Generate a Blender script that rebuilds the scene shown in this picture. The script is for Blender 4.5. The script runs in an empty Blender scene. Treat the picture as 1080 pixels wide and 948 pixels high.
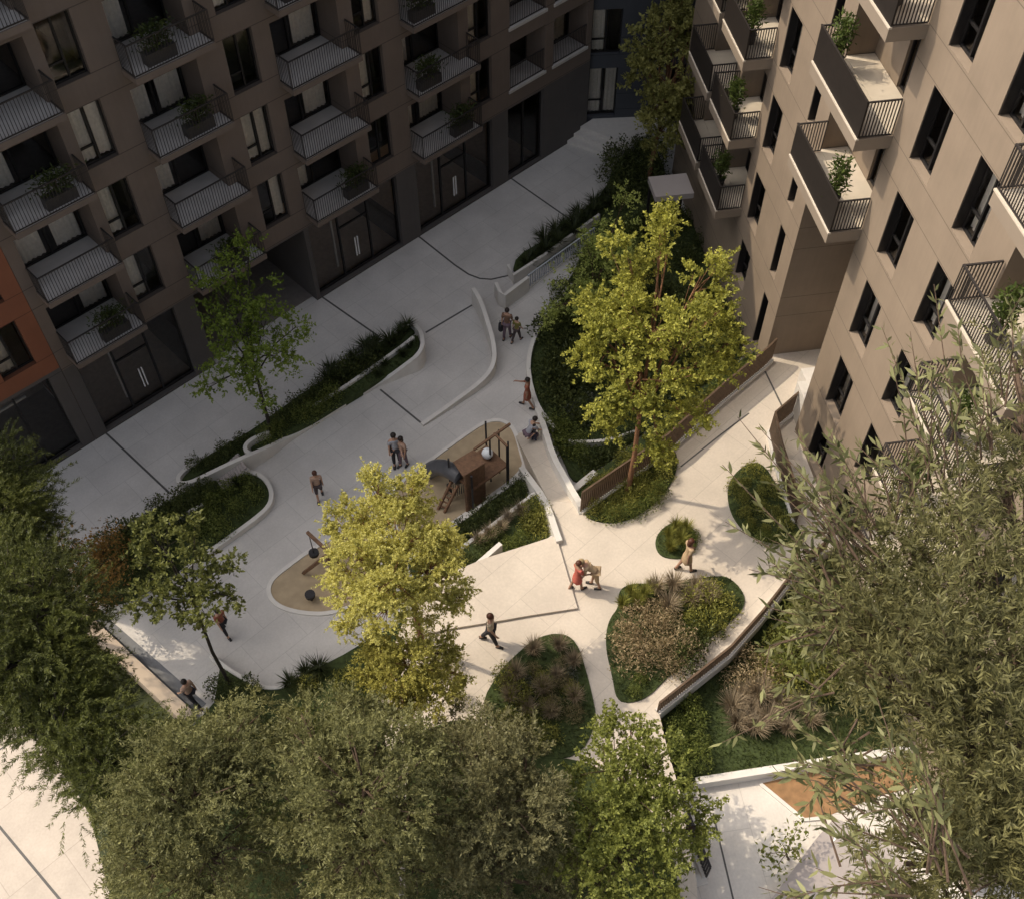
import bpy, math, random
import numpy as np
from mathutils import Vector, Matrix
random.seed(7)
RNG = np.random.default_rng(11)
S = bpy.context.scene
COL = S.collection
R_ = math.radians

# ------------------------------------------------------------------ survey frame
F = 1145.56
PITCH, ROLL = R_(52.335), R_(-.27)
H = 30.8
A1, A2 = R_(45.85), R_(-8.42)
_c, _s = math.cos(PITCH), math.sin(PITCH)
FW = np.array([0, _c, -_s]); UP0 = np.array([0, _s, _c]); RT0 = np.array([1., 0, 0])
_cr, _sr = math.cos(ROLL), math.sin(ROLL)
RT = _cr*RT0+_sr*UP0; UP = -_sr*RT0+_cr*UP0
CAM = np.array([0, 0, H])
def ray(px, py): return FW+RT*(px-540)/F-UP*(py-474)/F
def g(px, py, z=0.0):
    r = ray(px, py); return CAM+r*((z-H)/r[2])
def above(base, px, py):
    """height over a ground point at which a vertical line passes closest to a line of sight"""
    r = ray(px, py); b = np.asarray(base, float)
    d = r[:2]; t = ((b[:2]-CAM[:2])@d)/(d@d)
    return (CAM+r*t)[2]
d1 = np.array([math.sin(A1), math.cos(A1), 0]); n1 = np.array([math.cos(A1), -math.sin(A1), 0])
d2 = np.array([math.sin(A2), math.cos(A2), 0]); n2 = np.array([-math.cos(A2), math.sin(A2), 0])
ZC = 2.0                                   # level of the upper court
P0 = g(337.6, 315.4); Q0 = g(838.3, 453, ZC)
ANG1 = math.pi/2-A1
ANG2 = math.atan2(-d2[1], -d2[0])

# ------------------------------------------------------------------ node materials
MATS = {}
def nmat(name):
    m = bpy.data.materials.new(name); m.use_nodes = True
    nt = m.node_tree; nt.nodes.clear()
    return m, nt
def lk(nt, a, b): nt.links.new(a, b)
def nd(nt, t, **kw):
    n = nt.nodes.new(t)
    for k, v in kw.items(): setattr(n, k, v)
    return n
def principled(nt, col=None, rough=.7, metal=0.0, spec=.4):
    b = nd(nt, 'ShaderNodeBsdfPrincipled'); o = nd(nt, 'ShaderNodeOutputMaterial')
    lk(nt, b.outputs[0], o.inputs[0])
    if col: b.inputs['Base Color'].default_value = (*col, 1)
    b.inputs['Roughness'].default_value = rough; b.inputs['Metallic'].default_value = metal
    b.inputs['Specular IOR Level'].default_value = spec
    return b
def ramp2(nt, fac, c0, c1, p0=0., p1=1.):
    r = nd(nt, 'ShaderNodeValToRGB'); e = r.color_ramp.elements
    e[0].color = (*c0, 1); e[1].color = (*c1, 1); e[0].position = p0; e[1].position = p1
    lk(nt, fac, r.inputs[0]); return r.outputs[0]
def simple(name, col, rough=.7, metal=0., var=.12, scale=6., bump=.0, spec=.35):
    if name in MATS: return MATS[name]
    m, nt = nmat(name); b = principled(nt, None, rough, metal, spec)
    tc = nd(nt, 'ShaderNodeTexCoord'); n = nd(nt, 'ShaderNodeTexNoise')
    n.inputs['Scale'].default_value = scale; n.inputs['Detail'].default_value = 5
    lk(nt, tc.outputs['Object'], n.inputs['Vector'])
    c0 = tuple(max(0, c*(1-var)) for c in col); c1 = tuple(min(1, c*(1+var)) for c in col)
    lk(nt, ramp2(nt, n.outputs['Fac'], c0, c1, .3, .7), b.inputs['Base Color'])
    if bump:
        bp = nd(nt, 'ShaderNodeBump'); bp.inputs['Strength'].default_value = bump; bp.inputs['Distance'].default_value = .02
        lk(nt, n.outputs['Fac'], bp.inputs['Height']); lk(nt, bp.outputs[0], b.inputs['Normal'])
    MATS[name] = m; return m
def paving(name, col, tw=1.75, th=1.16, mort=.009, var=.025, dirt=.15):
    m, nt = nmat(name); b = principled(nt, None, .62, 0, .35)
    tc = nd(nt, 'ShaderNodeTexCoord')
    br = nd(nt, 'ShaderNodeTexBrick'); br.offset = .5
    br.inputs['Scale'].default_value = 1; br.inputs['Brick Width'].default_value = tw; br.inputs['Row Height'].default_value = th
    br.inputs['Mortar Size'].default_value = mort; br.inputs['Mortar Smooth'].default_value = .3
    br.inputs['Color1'].default_value = (*[c*(1-var) for c in col], 1); br.inputs['Color2'].default_value = (*[min(1, c*(1+var)) for c in col], 1)
    br.inputs['Mortar'].default_value = (*[c*.76 for c in col], 1)
    lk(nt, tc.outputs['Object'], br.inputs['Vector'])
    n = nd(nt, 'ShaderNodeTexNoise'); n.inputs['Scale'].default_value = .55; n.inputs['Detail'].default_value = 8; n.inputs['Roughness'].default_value = .65
    lk(nt, tc.outputs['Object'], n.inputs['Vector'])
    n2 = nd(nt, 'ShaderNodeTexNoise'); n2.inputs['Scale'].default_value = 14; n2.inputs['Detail'].default_value = 6
    lk(nt, tc.outputs['Object'], n2.inputs['Vector'])
    st = ramp2(nt, n.outputs['Fac'], (1-dirt,)*3, (1+dirt*.3,)*3, .32, .66)
    st2 = ramp2(nt, n2.outputs['Fac'], (.95,)*3, (1.03,)*3, .35, .65)
    mx = nd(nt, 'ShaderNodeMix', data_type='RGBA', blend_type='MULTIPLY'); mx.inputs[0].default_value = 1
    lk(nt, br.outputs['Color'], mx.inputs[6]); lk(nt, st, mx.inputs[7])
    mx2 = nd(nt, 'ShaderNodeMix', data_type='RGBA', blend_type='MULTIPLY'); mx2.inputs[0].default_value = 1
    lk(nt, mx.outputs[2], mx2.inputs[6]); lk(nt, st2, mx2.inputs[7])
    lk(nt, mx2.outputs[2], b.inputs['Base Color'])
    bp = nd(nt, 'ShaderNodeBump'); bp.inputs['Strength'].default_value = .25; bp.inputs['Distance'].default_value = .01
    lk(nt, n2.outputs['Fac'], bp.inputs['Height']); lk(nt, bp.outputs[0], b.inputs['Normal'])
    MATS[name] = m; return m
def facade_mat(name, col, pitch, lines, jw=.03, vcol=None):
    """cladding panels: dark joints at the given heights within each storey"""
    m, nt = nmat(name); b = principled(nt, None, .75, 0, .3)
    tc = nd(nt, 'ShaderNodeTexCoord'); sp = nd(nt, 'ShaderNodeSeparateXYZ'); lk(nt, tc.outputs['Object'], sp.inputs[0])
    tot = None
    for l in lines:
        a = nd(nt, 'ShaderNodeMath', operation='SUBTRACT'); lk(nt, sp.outputs[2], a.inputs[0]); a.inputs[1].default_value = l-50*pitch
        mo = nd(nt, 'ShaderNodeMath', operation='MODULO'); lk(nt, a.outputs[0], mo.inputs[0]); mo.inputs[1].default_value = pitch
        lt = nd(nt, 'ShaderNodeMath', operation='LESS_THAN'); lk(nt, mo.outputs[0], lt.inputs[0]); lt.inputs[1].default_value = jw
        if tot is None: tot = lt.outputs[0]
        else:
            ad = nd(nt, 'ShaderNodeMath', operation='MAXIMUM'); lk(nt, tot, ad.inputs[0]); lk(nt, lt.outputs[0], ad.inputs[1]); tot = ad.outputs[0]
    n = nd(nt, 'ShaderNodeTexNoise'); n.inputs['Scale'].default_value = .8; n.inputs['Detail'].default_value = 8; n.inputs['Roughness'].default_value = .6
    lk(nt, tc.outputs['Object'], n.inputs['Vector'])
    base = ramp2(nt, n.outputs['Fac'], [c*.9 for c in col], [min(1, c*1.08) for c in col], .3, .7)
    mp = nd(nt, 'ShaderNodeMapping'); mp.inputs['Scale'].default_value = (9, 9, .5); lk(nt, tc.outputs['Object'], mp.inputs[0])
    n3 = nd(nt, 'ShaderNodeTexNoise'); n3.inputs['Scale'].default_value = 1.; n3.inputs['Detail'].default_value = 4; lk(nt, mp.outputs[0], n3.inputs['Vector'])
    mx0 = nd(nt, 'ShaderNodeMix', data_type='RGBA', blend_type='MULTIPLY'); mx0.inputs[0].default_value = 1
    lk(nt, base, mx0.inputs[6]); lk(nt, ramp2(nt, n3.outputs['Fac'], (.97,)*3, (1.01,)*3, .35, .6), mx0.inputs[7])
    mx = nd(nt, 'ShaderNodeMix', data_type='RGBA'); lk(nt, tot, mx.inputs[0]); lk(nt, mx0.outputs[2], mx.inputs[6])
    mx.inputs[7].default_value = (*[c*.5 for c in col], 1)
    lk(nt, mx.outputs[2], b.inputs['Base Color'])
    n2 = nd(nt, 'ShaderNodeTexNoise'); n2.inputs['Scale'].default_value = 40; lk(nt, tc.outputs['Object'], n2.inputs['Vector'])
    bp = nd(nt, 'ShaderNodeBump'); bp.inputs['Strength'].default_value = .12; bp.inputs['Distance'].default_value = .01
    lk(nt, n2.outputs['Fac'], bp.inputs['Height']); lk(nt, bp.outputs[0], b.inputs['Normal'])
    MATS[name] = m; return m
def leaf_mat(name, cols, trans=.35, rough=.55, nscale=.5):
    """foliage: hue differs per leaf, and drifts from one limb to another"""
    m, nt = nmat(name)
    ge = nd(nt, 'ShaderNodeNewGeometry'); tc = nd(nt, 'ShaderNodeTexCoord')
    n = nd(nt, 'ShaderNodeTexNoise'); n.inputs['Scale'].default_value = nscale; n.inputs['Detail'].default_value = 3
    lk(nt, tc.outputs['Object'], n.inputs['Vector'])
    a = nd(nt, 'ShaderNodeMath', operation='MULTIPLY'); lk(nt, ge.outputs['Random Per Island'], a.inputs[0]); a.inputs[1].default_value = .62
    b_ = nd(nt, 'ShaderNodeMath', operation='MULTIPLY_ADD'); lk(nt, n.outputs['Fac'], b_.inputs[0]); b_.inputs[1].default_value = .9; b_.inputs[2].default_value = -.26
    ad = nd(nt, 'ShaderNodeMath', operation='ADD', use_clamp=True); lk(nt, a.outputs[0], ad.inputs[0]); lk(nt, b_.outputs[0], ad.inputs[1])
    r = nd(nt, 'ShaderNodeValToRGB'); lk(nt, ad.outputs[0], r.inputs[0]); els = r.color_ramp.elements
    for i, c in enumerate(cols):
        p = i/(len(cols)-1)
        e = els[0] if i == 0 else els[1] if i == len(cols)-1 else els.new(p)
        e.position = p; e.color = (*c, 1)
    p = nd(nt, 'ShaderNodeBsdfPrincipled'); p.inputs['Roughness'].default_value = rough; p.inputs['Specular IOR Level'].default_value = .3
    t = nd(nt, 'ShaderNodeBsdfTranslucent'); mx = nd(nt, 'ShaderNodeMixShader'); mx.inputs[0].default_value = trans
    o = nd(nt, 'ShaderNodeOutputMaterial')
    lk(nt, r.outputs[0], p.inputs['Base Color']); lk(nt, r.outputs[0], t.inputs[0])
    lk(nt, p.outputs[0], mx.inputs[1]); lk(nt, t.outputs[0], mx.inputs[2]); lk(nt, mx.outputs[0], o.inputs[0])
    MATS[name] = m; return m
def glass_mat():
    m, nt = nmat('window_glass')
    t = nd(nt, 'ShaderNodeBsdfTransparent'); t.inputs[0].default_value = (.93, .93, .93, 1)
    gl = nd(nt, 'ShaderNodeBsdfGlossy'); gl.inputs['Roughness'].default_value = .03
    fr = nd(nt, 'ShaderNodeFresnel'); fr.inputs[0].default_value = 1.55
    mx = nd(nt, 'ShaderNodeMixShader'); o = nd(nt, 'ShaderNodeOutputMaterial')
    lk(nt, fr.outputs[0], mx.inputs[0]); lk(nt, t.outputs[0], mx.inputs[1]); lk(nt, gl.outputs[0], mx.inputs[2]); lk(nt, mx.outputs[0], o.inputs[0])
    return m
GLASS = glass_mat()
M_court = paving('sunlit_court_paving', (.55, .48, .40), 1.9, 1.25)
M_plaza = paving('plaza_paving', (.55, .52, .485), 1.75, 1.16)
M_street = paving('street_paving', (.46, .395, .33), 3.4, 2.4, .012, .04, .2)
M_patio = paving('patio_paving', (.60, .555, .50), 2.6, 1.8)
M_kerb = simple('white_concrete', (.63, .595, .545), .6, var=.06, scale=2.5, bump=.05)
M_wall_brown = simple('tan_render', (.42, .34, .26), .8, var=.08, scale=2)
M_joint = simple('drain_slot', (.09, .085, .08), .7)
M_soil = simple('planting_soil', (.035, .042, .018), .95, var=.5, scale=5, bump=.4)
M_lawnbase = simple('lawn_base', (.04, .055, .016), .95, var=.35, scale=8, bump=.4)
M_sand = simple('play_sand', (.40, .31, .20), .95, var=.12, scale=3, bump=.25)
M_orange = simple('orange_gravel', (.26, .148, .07), .9, var=.22, scale=5, bump=.3)
M_grey = simple('grey_render', (.34, .30, .28), .75, var=.05, scale=1)
M_ground = simple('earth', (.06, .065, .035), .95, var=.3, scale=1.2)
M_f1 = facade_mat('brown_facade_panels', (.148, .114, .092), 2.79, [6.53, 4.55])
M_f1g = facade_mat('charcoal_facade_panels', (.088, .078, .072), 3.7, [3.7])
M_f3 = facade_mat('slate_facade_panels', (.055, .058, .066), 2.79, [6.53, 4.55])
M_red = facade_mat('terracotta_facade_panels', (.21, .08, .042), 2.79, [6.53, 4.55])
M_r = facade_mat('tan_facade_panels', (.245, .19, .14), 3.05, [6.98, 7.86], .022)
M_room = simple('room_interior', (.26, .21, .17), .9)
M_rfloor = simple('room_floor', (.16, .14, .125), .6)
M_frame = simple('dark_metal_frame', (.022, .02, .02), .45, .3)
M_white = simple('white_metal', (.72, .71, .69), .5)
M_curtain = simple('linen_curtain', (.72, .66, .58), .9, var=.1, scale=9)
M_slab1 = simple('balcony_concrete', (.46, .43, .40), .7, var=.08, scale=2)
M_slab2 = simple('tan_balcony_concrete', (.54, .47, .375), .7, var=.06, scale=2)
M_rail1 = simple('balcony_rail', (.035, .03, .028), .5, .2)
M_mesh = simple('bronze_mesh_panel', (.022, .017, .014), .6, .2)
M_bronze = simple('bronze_slats', (.105, .068, .043), .55, .2, var=.2)
M_timber = simple('play_timber', (.165, .09, .05), .7, var=.3, scale=10)
M_darkmetal = simple('dark_play_metal', (.03, .028, .03), .4, .3)
M_slide = simple('grey_slide', (.07, .07, .075), .35)
M_glint = simple('white_glint', (.75, .77, .78), .25)  # plain white that paints a bright glint on the play deck
M_bark = simple('bark', (.085, .055, .036), .9, var=.35, scale=12, bump=.5)
M_bark_red = simple('reddish_bark', (.20, .10, .05), .9, var=.3, scale=12, bump=.5)
M_bark_dark = simple('dark_bark', (.035, .028, .022), .9, var=.35, scale=12, bump=.5)
M_pot = simple('planter_pot', (.05, .045, .042), .6)
M_steps = simple('step_concrete', (.60, .56, .51), .65, var=.05)

# ------------------------------------------------------------------ mesh building
class MB:
    def __init__(s): s.v = []; s.f = []; s.smooth = False
    def add(s, vs, fs):
        o = len(s.v); s.v.extend([tuple(map(float, p)) for p in vs]); s.f.extend([tuple(i+o for i in f) for f in fs]); return s
    def box(s, x0, x1, y0, y1, z0, z1):
        return s.add([(x0,y0,z0),(x1,y0,z0),(x1,y1,z0),(x0,y1,z0),(x0,y0,z1),(x1,y0,z1),(x1,y1,z1),(x0,y1,z1)],
                     [(0,3,2,1),(4,5,6,7),(0,1,5,4),(1,2,6,5),(2,3,7,6),(3,0,4,7)])
    def quad(s, a, b, c, d): return s.add([a,b,c,d], [(0,1,2,3)])
    def bar(s, a, b, w, h=None, up=(0,0,1)):
        a = Vector(a); b = Vector(b); h = h or w; d = (b-a).normalized(); u = Vector(up)
        if abs(d.dot(u)) > .98: u = Vector((1,0,0))
        r = d.cross(u).normalized(); u = r.cross(d).normalized()
        vs = []
        for p in (a, b):
            for sx, sy in ((-1,-1),(1,-1),(1,1),(-1,1)): vs.append(p+r*sx*w/2+u*sy*h/2)
        return s.add(vs, [(0,1,2,3),(7,6,5,4),(0,4,5,1),(1,5,6,2),(2,6,7,3),(3,7,4,0)])
    def tube(s, pts, rad, n=6):
        pts = [Vector(p) for p in pts]
        if not hasattr(rad, '__len__'): rad = [rad]*len(pts)
        o = len(s.v); u = None
        for i, p in enumerate(pts):
            t = (pts[min(i+1, len(pts)-1)]-pts[max(i-1, 0)]).normalized()
            if u is None:
                u = t.orthogonal().normalized()
            u = (u-t*u.dot(t)).normalized(); w = t.cross(u)
            for k in range(n):
                a = 2*math.pi*k/n; q = p+(u*math.cos(a)+w*math.sin(a))*rad[i]; s.v.append(tuple(q))
        for i in range(len(pts)-1):
            for k in range(n):
                s.f.append((o+i*n+k, o+i*n+(k+1) % n, o+(i+1)*n+(k+1) % n, o+(i+1)*n+k))
        s.f.append(tuple(o+k for k in range(n))[::-1]); s.f.append(tuple(o+(len(pts)-1)*n+k for k in range(n)))
        return s
    def prism(s, poly, z0, z1):
        """solid under an outline; z1 may be one height or one per corner"""
        n = len(poly); zz = z1 if hasattr(z1, '__len__') else [z1]*n
        o = len(s.v)
        s.v += [(float(p[0]), float(p[1]), float(z0)) for p in poly]+[(float(p[0]), float(p[1]), float(z)) for p, z in zip(poly, zz)]
        ar = sum(poly[i][0]*poly[(i+1) % n][1]-poly[(i+1) % n][0]*poly[i][1] for i in range(n))
        top = list(range(o+n, o+2*n)); 
        if ar < 0: top = top[::-1]
        s.f.append(tuple(top))
        for i in range(n):
            j = (i+1) % n; q = (o+i, o+j, o+n+j, o+n+i); s.f.append(q if ar > 0 else q[::-1])
        return s
    def sphere(s, c, r, n=10, m=7, sx=1, sy=1, sz=1):
        o = len(s.v); c = Vector(c)
        for i in range(m+1):
            th = math.pi*i/m
            for k in range(n):
                a = 2*math.pi*k/n; s.v.append((c.x+r*sx*math.sin(th)*math.cos(a), c.y+r*sy*math.sin(th)*math.sin(a), c.z+r*sz*math.cos(th)))
        for i in range(m):
            for k in range(n): s.f.append((o+i*n+k, o+(i+1)*n+k, o+(i+1)*n+(k+1) % n, o+i*n+(k+1) % n))
        return s
    def mesh(s, name, mat, smooth=False):
        me = bpy.data.meshes.new(name); me.from_pydata(s.v, [], s.f); me.materials.append(mat)
        if smooth: me.polygons.foreach_set('use_smooth', [True]*len(me.polygons))
        me.update(); return me
    def build(s, name, mat, parent=None, loc=None, rotz=0., smooth=False):
        return link(name, s.mesh(name, mat, smooth), parent, loc, rotz)
def link(name, me, parent=None, loc=None, rotz=0.):
    o = bpy.data.objects.new(name, me); COL.objects.link(o)
    if parent is not None: o.parent = parent
    if loc is not None: o.location = loc
    if rotz: o.rotation_euler = (0, 0, rotz)
    return o
def empty(name, loc=(0,0,0), rotz=0., parent=None):
    o = link(name, None, parent, loc, rotz); o.empty_display_size = .3; return o
def tag(o, label, cat, group=None, kind=None):
    o['label'] = label; o['category'] = cat
    if group: o['group'] = group
    if kind: o['kind'] = kind
    return o
def struct(o): o['kind'] = 'structure'; return o
def copy_tree(o, parent=None):
    c = o.copy(); COL.objects.link(c)
    if parent is not None: c.parent = parent
    for ch in list(o.children): copy_tree(ch, c)
    return c
def fast_mesh(name, V, faces_n, nverts, mat, smooth=False):
    """V (N,3); faces of equal size faces_n (M,k)"""
    me = bpy.data.meshes.new(name); M, k = faces_n.shape
    me.vertices.add(len(V)); me.vertices.foreach_set('co', V.astype(np.float32).ravel())
    me.loops.add(M*k); me.loops.foreach_set('vertex_index', faces_n.astype(np.int32).ravel())
    me.polygons.add(M); me.polygons.foreach_set('loop_start', (np.arange(M)*k).astype(np.int32))
    me.update(calc_edges=True); me.materials.append(mat); return me
def smoothloop(pts, it=2, closed=True):
    p = [np.asarray(q, float) for q in pts]
    for _ in range(it):
        q = []; n = len(p)
        for i in range(n if closed else n-1):
            a, b = p[i], p[(i+1) % n]; q += [a*.75+b*.25, a*.25+b*.75]
        if not closed: q = [p[0]]+q+[p[-1]]
        p = q
    return p
def px(poly, z): return [g(x, y, z) for x, y in poly]
def inset(poly, d):
    n = len(poly); ar = sum(poly[i][0]*poly[(i+1) % n][1]-poly[(i+1) % n][0]*poly[i][1] for i in range(n)); sg = 1 if ar > 0 else -1
    out = []
    for i in range(n):
        a, b, c = poly[i-1][:2], poly[i][:2], poly[(i+1) % n][:2]
        e1 = (b-a)/max(1e-6, np.hypot(*(b-a))); e2 = (c-b)/max(1e-6, np.hypot(*(c-b)))
        m1 = np.array([-e1[1], e1[0]])*sg; m2 = np.array([-e2[1], e2[0]])*sg
        m = m1+m2; L = np.hypot(*m); m = m/max(L, 1e-6); k = d/max(.5, m@m1)
        q = np.array(poly[i], float); q[:2] = b+m*k; out.append(q)
    return out
def inside(poly, x, y):
    c = False; n = len(poly)
    for i in range(n):
        x1, y1 = poly[i][:2]; x2, y2 = poly[(i+1) % n][:2]
        if (y1 > y) != (y2 > y) and x < (x2-x1)*(y-y1)/(y2-y1)+x1: c = not c
    return c
def sample(poly, n):
    P = np.array([p[:2] for p in poly]); lo, hi = P.min(0), P.max(0); out = []
    k = 0
    while len(out) < n and k < n*60:
        k += 1; x, y = RNG.uniform(lo, hi)
        if inside(poly, x, y): out.append((x, y))
    return out
def lc(p, org, ang):
    d = np.asarray(p, float)-np.asarray(org, float); c, s = math.cos(-ang), math.sin(-ang)
    return (d[0]*c-d[1]*s, d[0]*s+d[1]*c, d[2])
def slab(name, poly, ztop, zbot, mat, ang=ANG1):
    """a paved level, its tile pattern squared to the buildings"""
    o = np.array([P0[0], P0[1], 0])
    pl = [lc(p, o, ang) for p in poly]
    m = MB().prism(pl, zbot, ztop)
    return struct(m.build(name, mat, None, tuple(o), ang))
def wallpath(name, pts, w, z0, ztops, mat, parent=None, org=(0,0,0), closed=False):
    """a wall of even thickness along a path; the top may rise and fall"""
    P = [np.asarray(p, float)[:2] for p in pts]; n = len(P); L = []; Rr = []
    zt = ztops if hasattr(ztops, '__len__') else [ztops]*n
    for i in range(n):
        a = P[i-1] if (i > 0 or closed) else P[i]; c = P[(i+1) % n] if (i < n-1 or closed) else P[i]
        t = (c-a)/max(1e-6, np.hypot(*(c-a))); m = np.array([-t[1], t[0]])
        L.append(P[i]+m*w/2); Rr.append(P[i]-m*w/2)
    mb = MB(); ox, oy, oz = org
    for i in range(n):
        for q, z in ((L[i], z0), (L[i], zt[i]), (Rr[i], zt[i]), (Rr[i], z0)): mb.v.append((q[0]-ox, q[1]-oy, z-oz))
    for i in range(n if closed else n-1):
        a = i*4; b = ((i+1) % n)*4
        for k in range(4): mb.f.append((a+k, b+k, b+(k+1) % 4, a+(k+1) % 4))
    if not closed: mb.f.append((0,1,2,3)); e = (n-1)*4; mb.f.append((e+3, e+2, e+1, e))
    return mb.build(name, mat, parent)

# ------------------------------------------------------------------ ground and levels
def fl(s, n, z=0.0): p = P0+d1*s+n1*n; return np.array([p[0], p[1], z])
def rl(s, n, z=0.0): p = Q0+d2*s+n2*n; return np.array([p[0], p[1], z])
struct(MB().quad((-900,-900,-.62),(900,-900,-.62),(900,900,-.62),(-900,900,-.62)).build('ground', M_ground))
slab('street_pavement', [fl(-70, -30), fl(-14.2, -30), fl(-14.2, 2), fl(-14.2, 30), fl(-70, 60)], -.5, -.6, M_street)
slab('plaza_pavement', [fl(-14.05, -9), fl(24, -9), fl(24, 24), fl(-14.05, 24)], 0.0, -.6, M_plaza)
court_px = [(425,655),(450,620),(478,604),(497,598),(512,590),(530,584),(553,577),(572,572),(584,567),(590,571),(579,528),(603,530),(611,535),(613,542),(640,523),(700,482),(760,426),(808,387)]
court = px(court_px, ZC)+[rl(3.44, .02), rl(3.44, -8), rl(-6, -8)]+px([(905,562),(838,603),(800,652),(767,689),(694,746),(704,790),(716,830),(735,930),(740,1080),(430,1080),(418,900),(412,800),(395,740)], ZC)
slab('court_pavement', court, ZC, -.55, M_court)
# raised landing inside the court: a riser facing the camera, fading out to the right
lp = px([(440,672),(475,664),(520,657),(560,650),(609,642.5),(588,571.5),(584,567),(553,577),(512,590),(478,604),(450,620)], ZC)
slab('court_landing', lp, ZC+.10, ZC-.1, M_court)
# ramp from the plaza up to the court
rp = px([(543,459),(567,449)], 0.0)+px([(604,530),(579,528)], ZC)
o = np.array([P0[0], P0[1], 0])
m = MB(); rr = [lc(p, o, ANG1) for p in rp]; lo = [(p[0], p[1], -.3) for p in rr]
m.add([(rr[0][0], rr[0][1], .012), (rr[1][0], rr[1][1], .012), rr[2], rr[3]]+lo, [(0,1,2,3),(4,5,1,0),(5,6,2,1),(6,7,3,2),(7,4,0,3)])
struct(m.build('ramp', M_court, None, tuple(o), ANG1))

BEDS = {}
def bed(key, poly, z, mat=M_lawnbase, zb=None, name='planting_bed', it=2, rise=.0):
    P = smoothloop(poly, it) if it else poly
    BEDS[key] = (P, z)
    return struct(MB().prism([(p[0], p[1]) for p in P], z-.35 if zb is None else zb, z).build(name, mat))
# court beds (flush, grass edged)
bed('kerb', px([(613,543),(630,551),(650,552),(670,546),(692,530),(710,508),(715,490),(712,474),(700,483),(660,510),(640,524)], ZC), ZC+.05)
bed('islet', px([(690,574),(694,562),(706,552),(722,550),(733,560),(735,576),(728,588),(712,590),(696,587)], ZC), ZC+.05)
bed('large', px([(653,640),(652,622),(668,615),(690,617),(720,612),(752,608),(768,608),(784,624),(786,640),(768,658),(745,676),(722,700),(702,716),(684,735),(664,742),(650,738),(646,715),(638,680),(641,655)], ZC), ZC+.05)
bed('grass', px([(528,706),(545,690),(562,675),(582,668),(600,670),(610,682),(616,700),(624,730),(630,762),(610,800),(560,800),(525,775),(505,745)], ZC), ZC+.05)
bed('well', px([(766,516),(774,500),(790,488),(806,490),(822,518),(837,548),(848,568),(828,574),(806,572),(785,562),(770,542)], ZC), ZC+.05)
bed('slope', px([(698,757),(770,697),(838,608),(905,566),(1150,545),(1150,770),(975,786),(735,822),(712,806)], 1.5), 1.5, zb=-.5, it=0)
# lower beds
bigp = px([(602,296),(582,322),(564,350),(556,378),(558,400),(567,428),(580,455),(592,482),(606,515),(628,496),(662,470),(720,424),(770,384),(806,362),(815,330),(770,280),(720,225),(690,190),(662,175),(640,208),(620,255)], 0)
bed('big', bigp, .12, zb=-.4)
bed('strip', px([(608,518),(628,498),(650,482),(690,450),(750,402),(803,366),(808,385),(760,423),(700,479),(640,520),(613,540)], 1.2), 1.2, zb=-.4, it=0)
bed('terracelow', px([(430,592),(467,564),(555,499),(564,520),(540,538),(473,588),(440,612)], .45), .45, zb=-.4, it=0)
bed('terracehigh', px([(440,610),(473,588),(540,538),(564,520),(580,548),(587,566),(572,571),(553,576),(530,583),(512,589),(478,602),(450,625)], 1.5), 1.5, zb=-.4, it=0)
bed('upperplanter', px([(190,505),(205,489),(240,468),(268,452),(300,428),(350,394),(400,361),(430,345),(441,349),(400,380),(350,416),(300,448),(268,470),(250,484),(222,492),(198,508)], .15), .15, zb=-.2, it=1)
bed('tipplanter', px([(262,471),(284,455),(320,434),(350,417),(400,384),(425,362),(437,352),(443,358),(440,371),(424,386),(400,401),(360,425),(320,450),(285,468),(268,475)], .3), .3, zb=-.2, it=1)
bed('leftplanter', px([(95,580),(143,549),(190,521),(222,505),(262,498),(279,505),(286,520),(282,534),(262,551),(205,591),(170,614),(120,640),(90,625)], .15), .15, zb=-.3, it=2)
bed('nearplanter', px([(232,703),(255,716),(277,724),(300,722),(330,706),(362,690),(395,670),(425,655),(395,742),(420,805),(500,855),(480,960),(150,1000),(175,800),(205,764),(226,740)], .25), .25, zb=-.3, it=0)
bed('stairbed', px([(540,288),(545,270),(575,253),(610,226),(640,200),(648,168),(690,150),(705,190),(670,215),(640,240),(600,262),(565,284)], .15), .15, zb=-.2, it=1)
bed('conifer', px([(-160,560),(20,540),(62,575),(72,648),(130,702),(196,762),(235,812),(190,960),(120,960),(95,860),(55,790),(5,745),(-160,690)], -.42), -.42, M_soil, zb=-.6, it=0)

bed('under', px([(432,775),(500,752),(560,800),(620,800),(690,850),(720,940),(725,1070),(440,1070),(425,900)], ZC), ZC+.04)
# sand pits with a flush white edge
def pit(poly, edge):
    P = smoothloop(px(poly, 0.0), 3)
    struct(MB().prism([(p[0], p[1]) for p in P], -.2, .012).build('sand_pit', M_sand))
    return wallpath('pit_kerb', inset(P, -.06), .14, -.1, .05, M_kerb, closed=True)
o = pit([(541,453),(530,445),(517,445),(503,452),(478,470),(452,489),(425,508),(408,530),(420,560),(440,572),(466,558),(500,534),(553,496),(548,478)], 0)
tag(o, 'thin white kerb round the sand under the timber climbing frame', 'kerb')
o = pit([(284,625),(288,612),(303,600),(330,580),(360,565),(385,560),(402,580),(400,605),(390,630),(350,646),(318,645),(294,638)], 0)
tag(o, 'thin white kerb round the sand pit with the disc swings', 'kerb')

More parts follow.
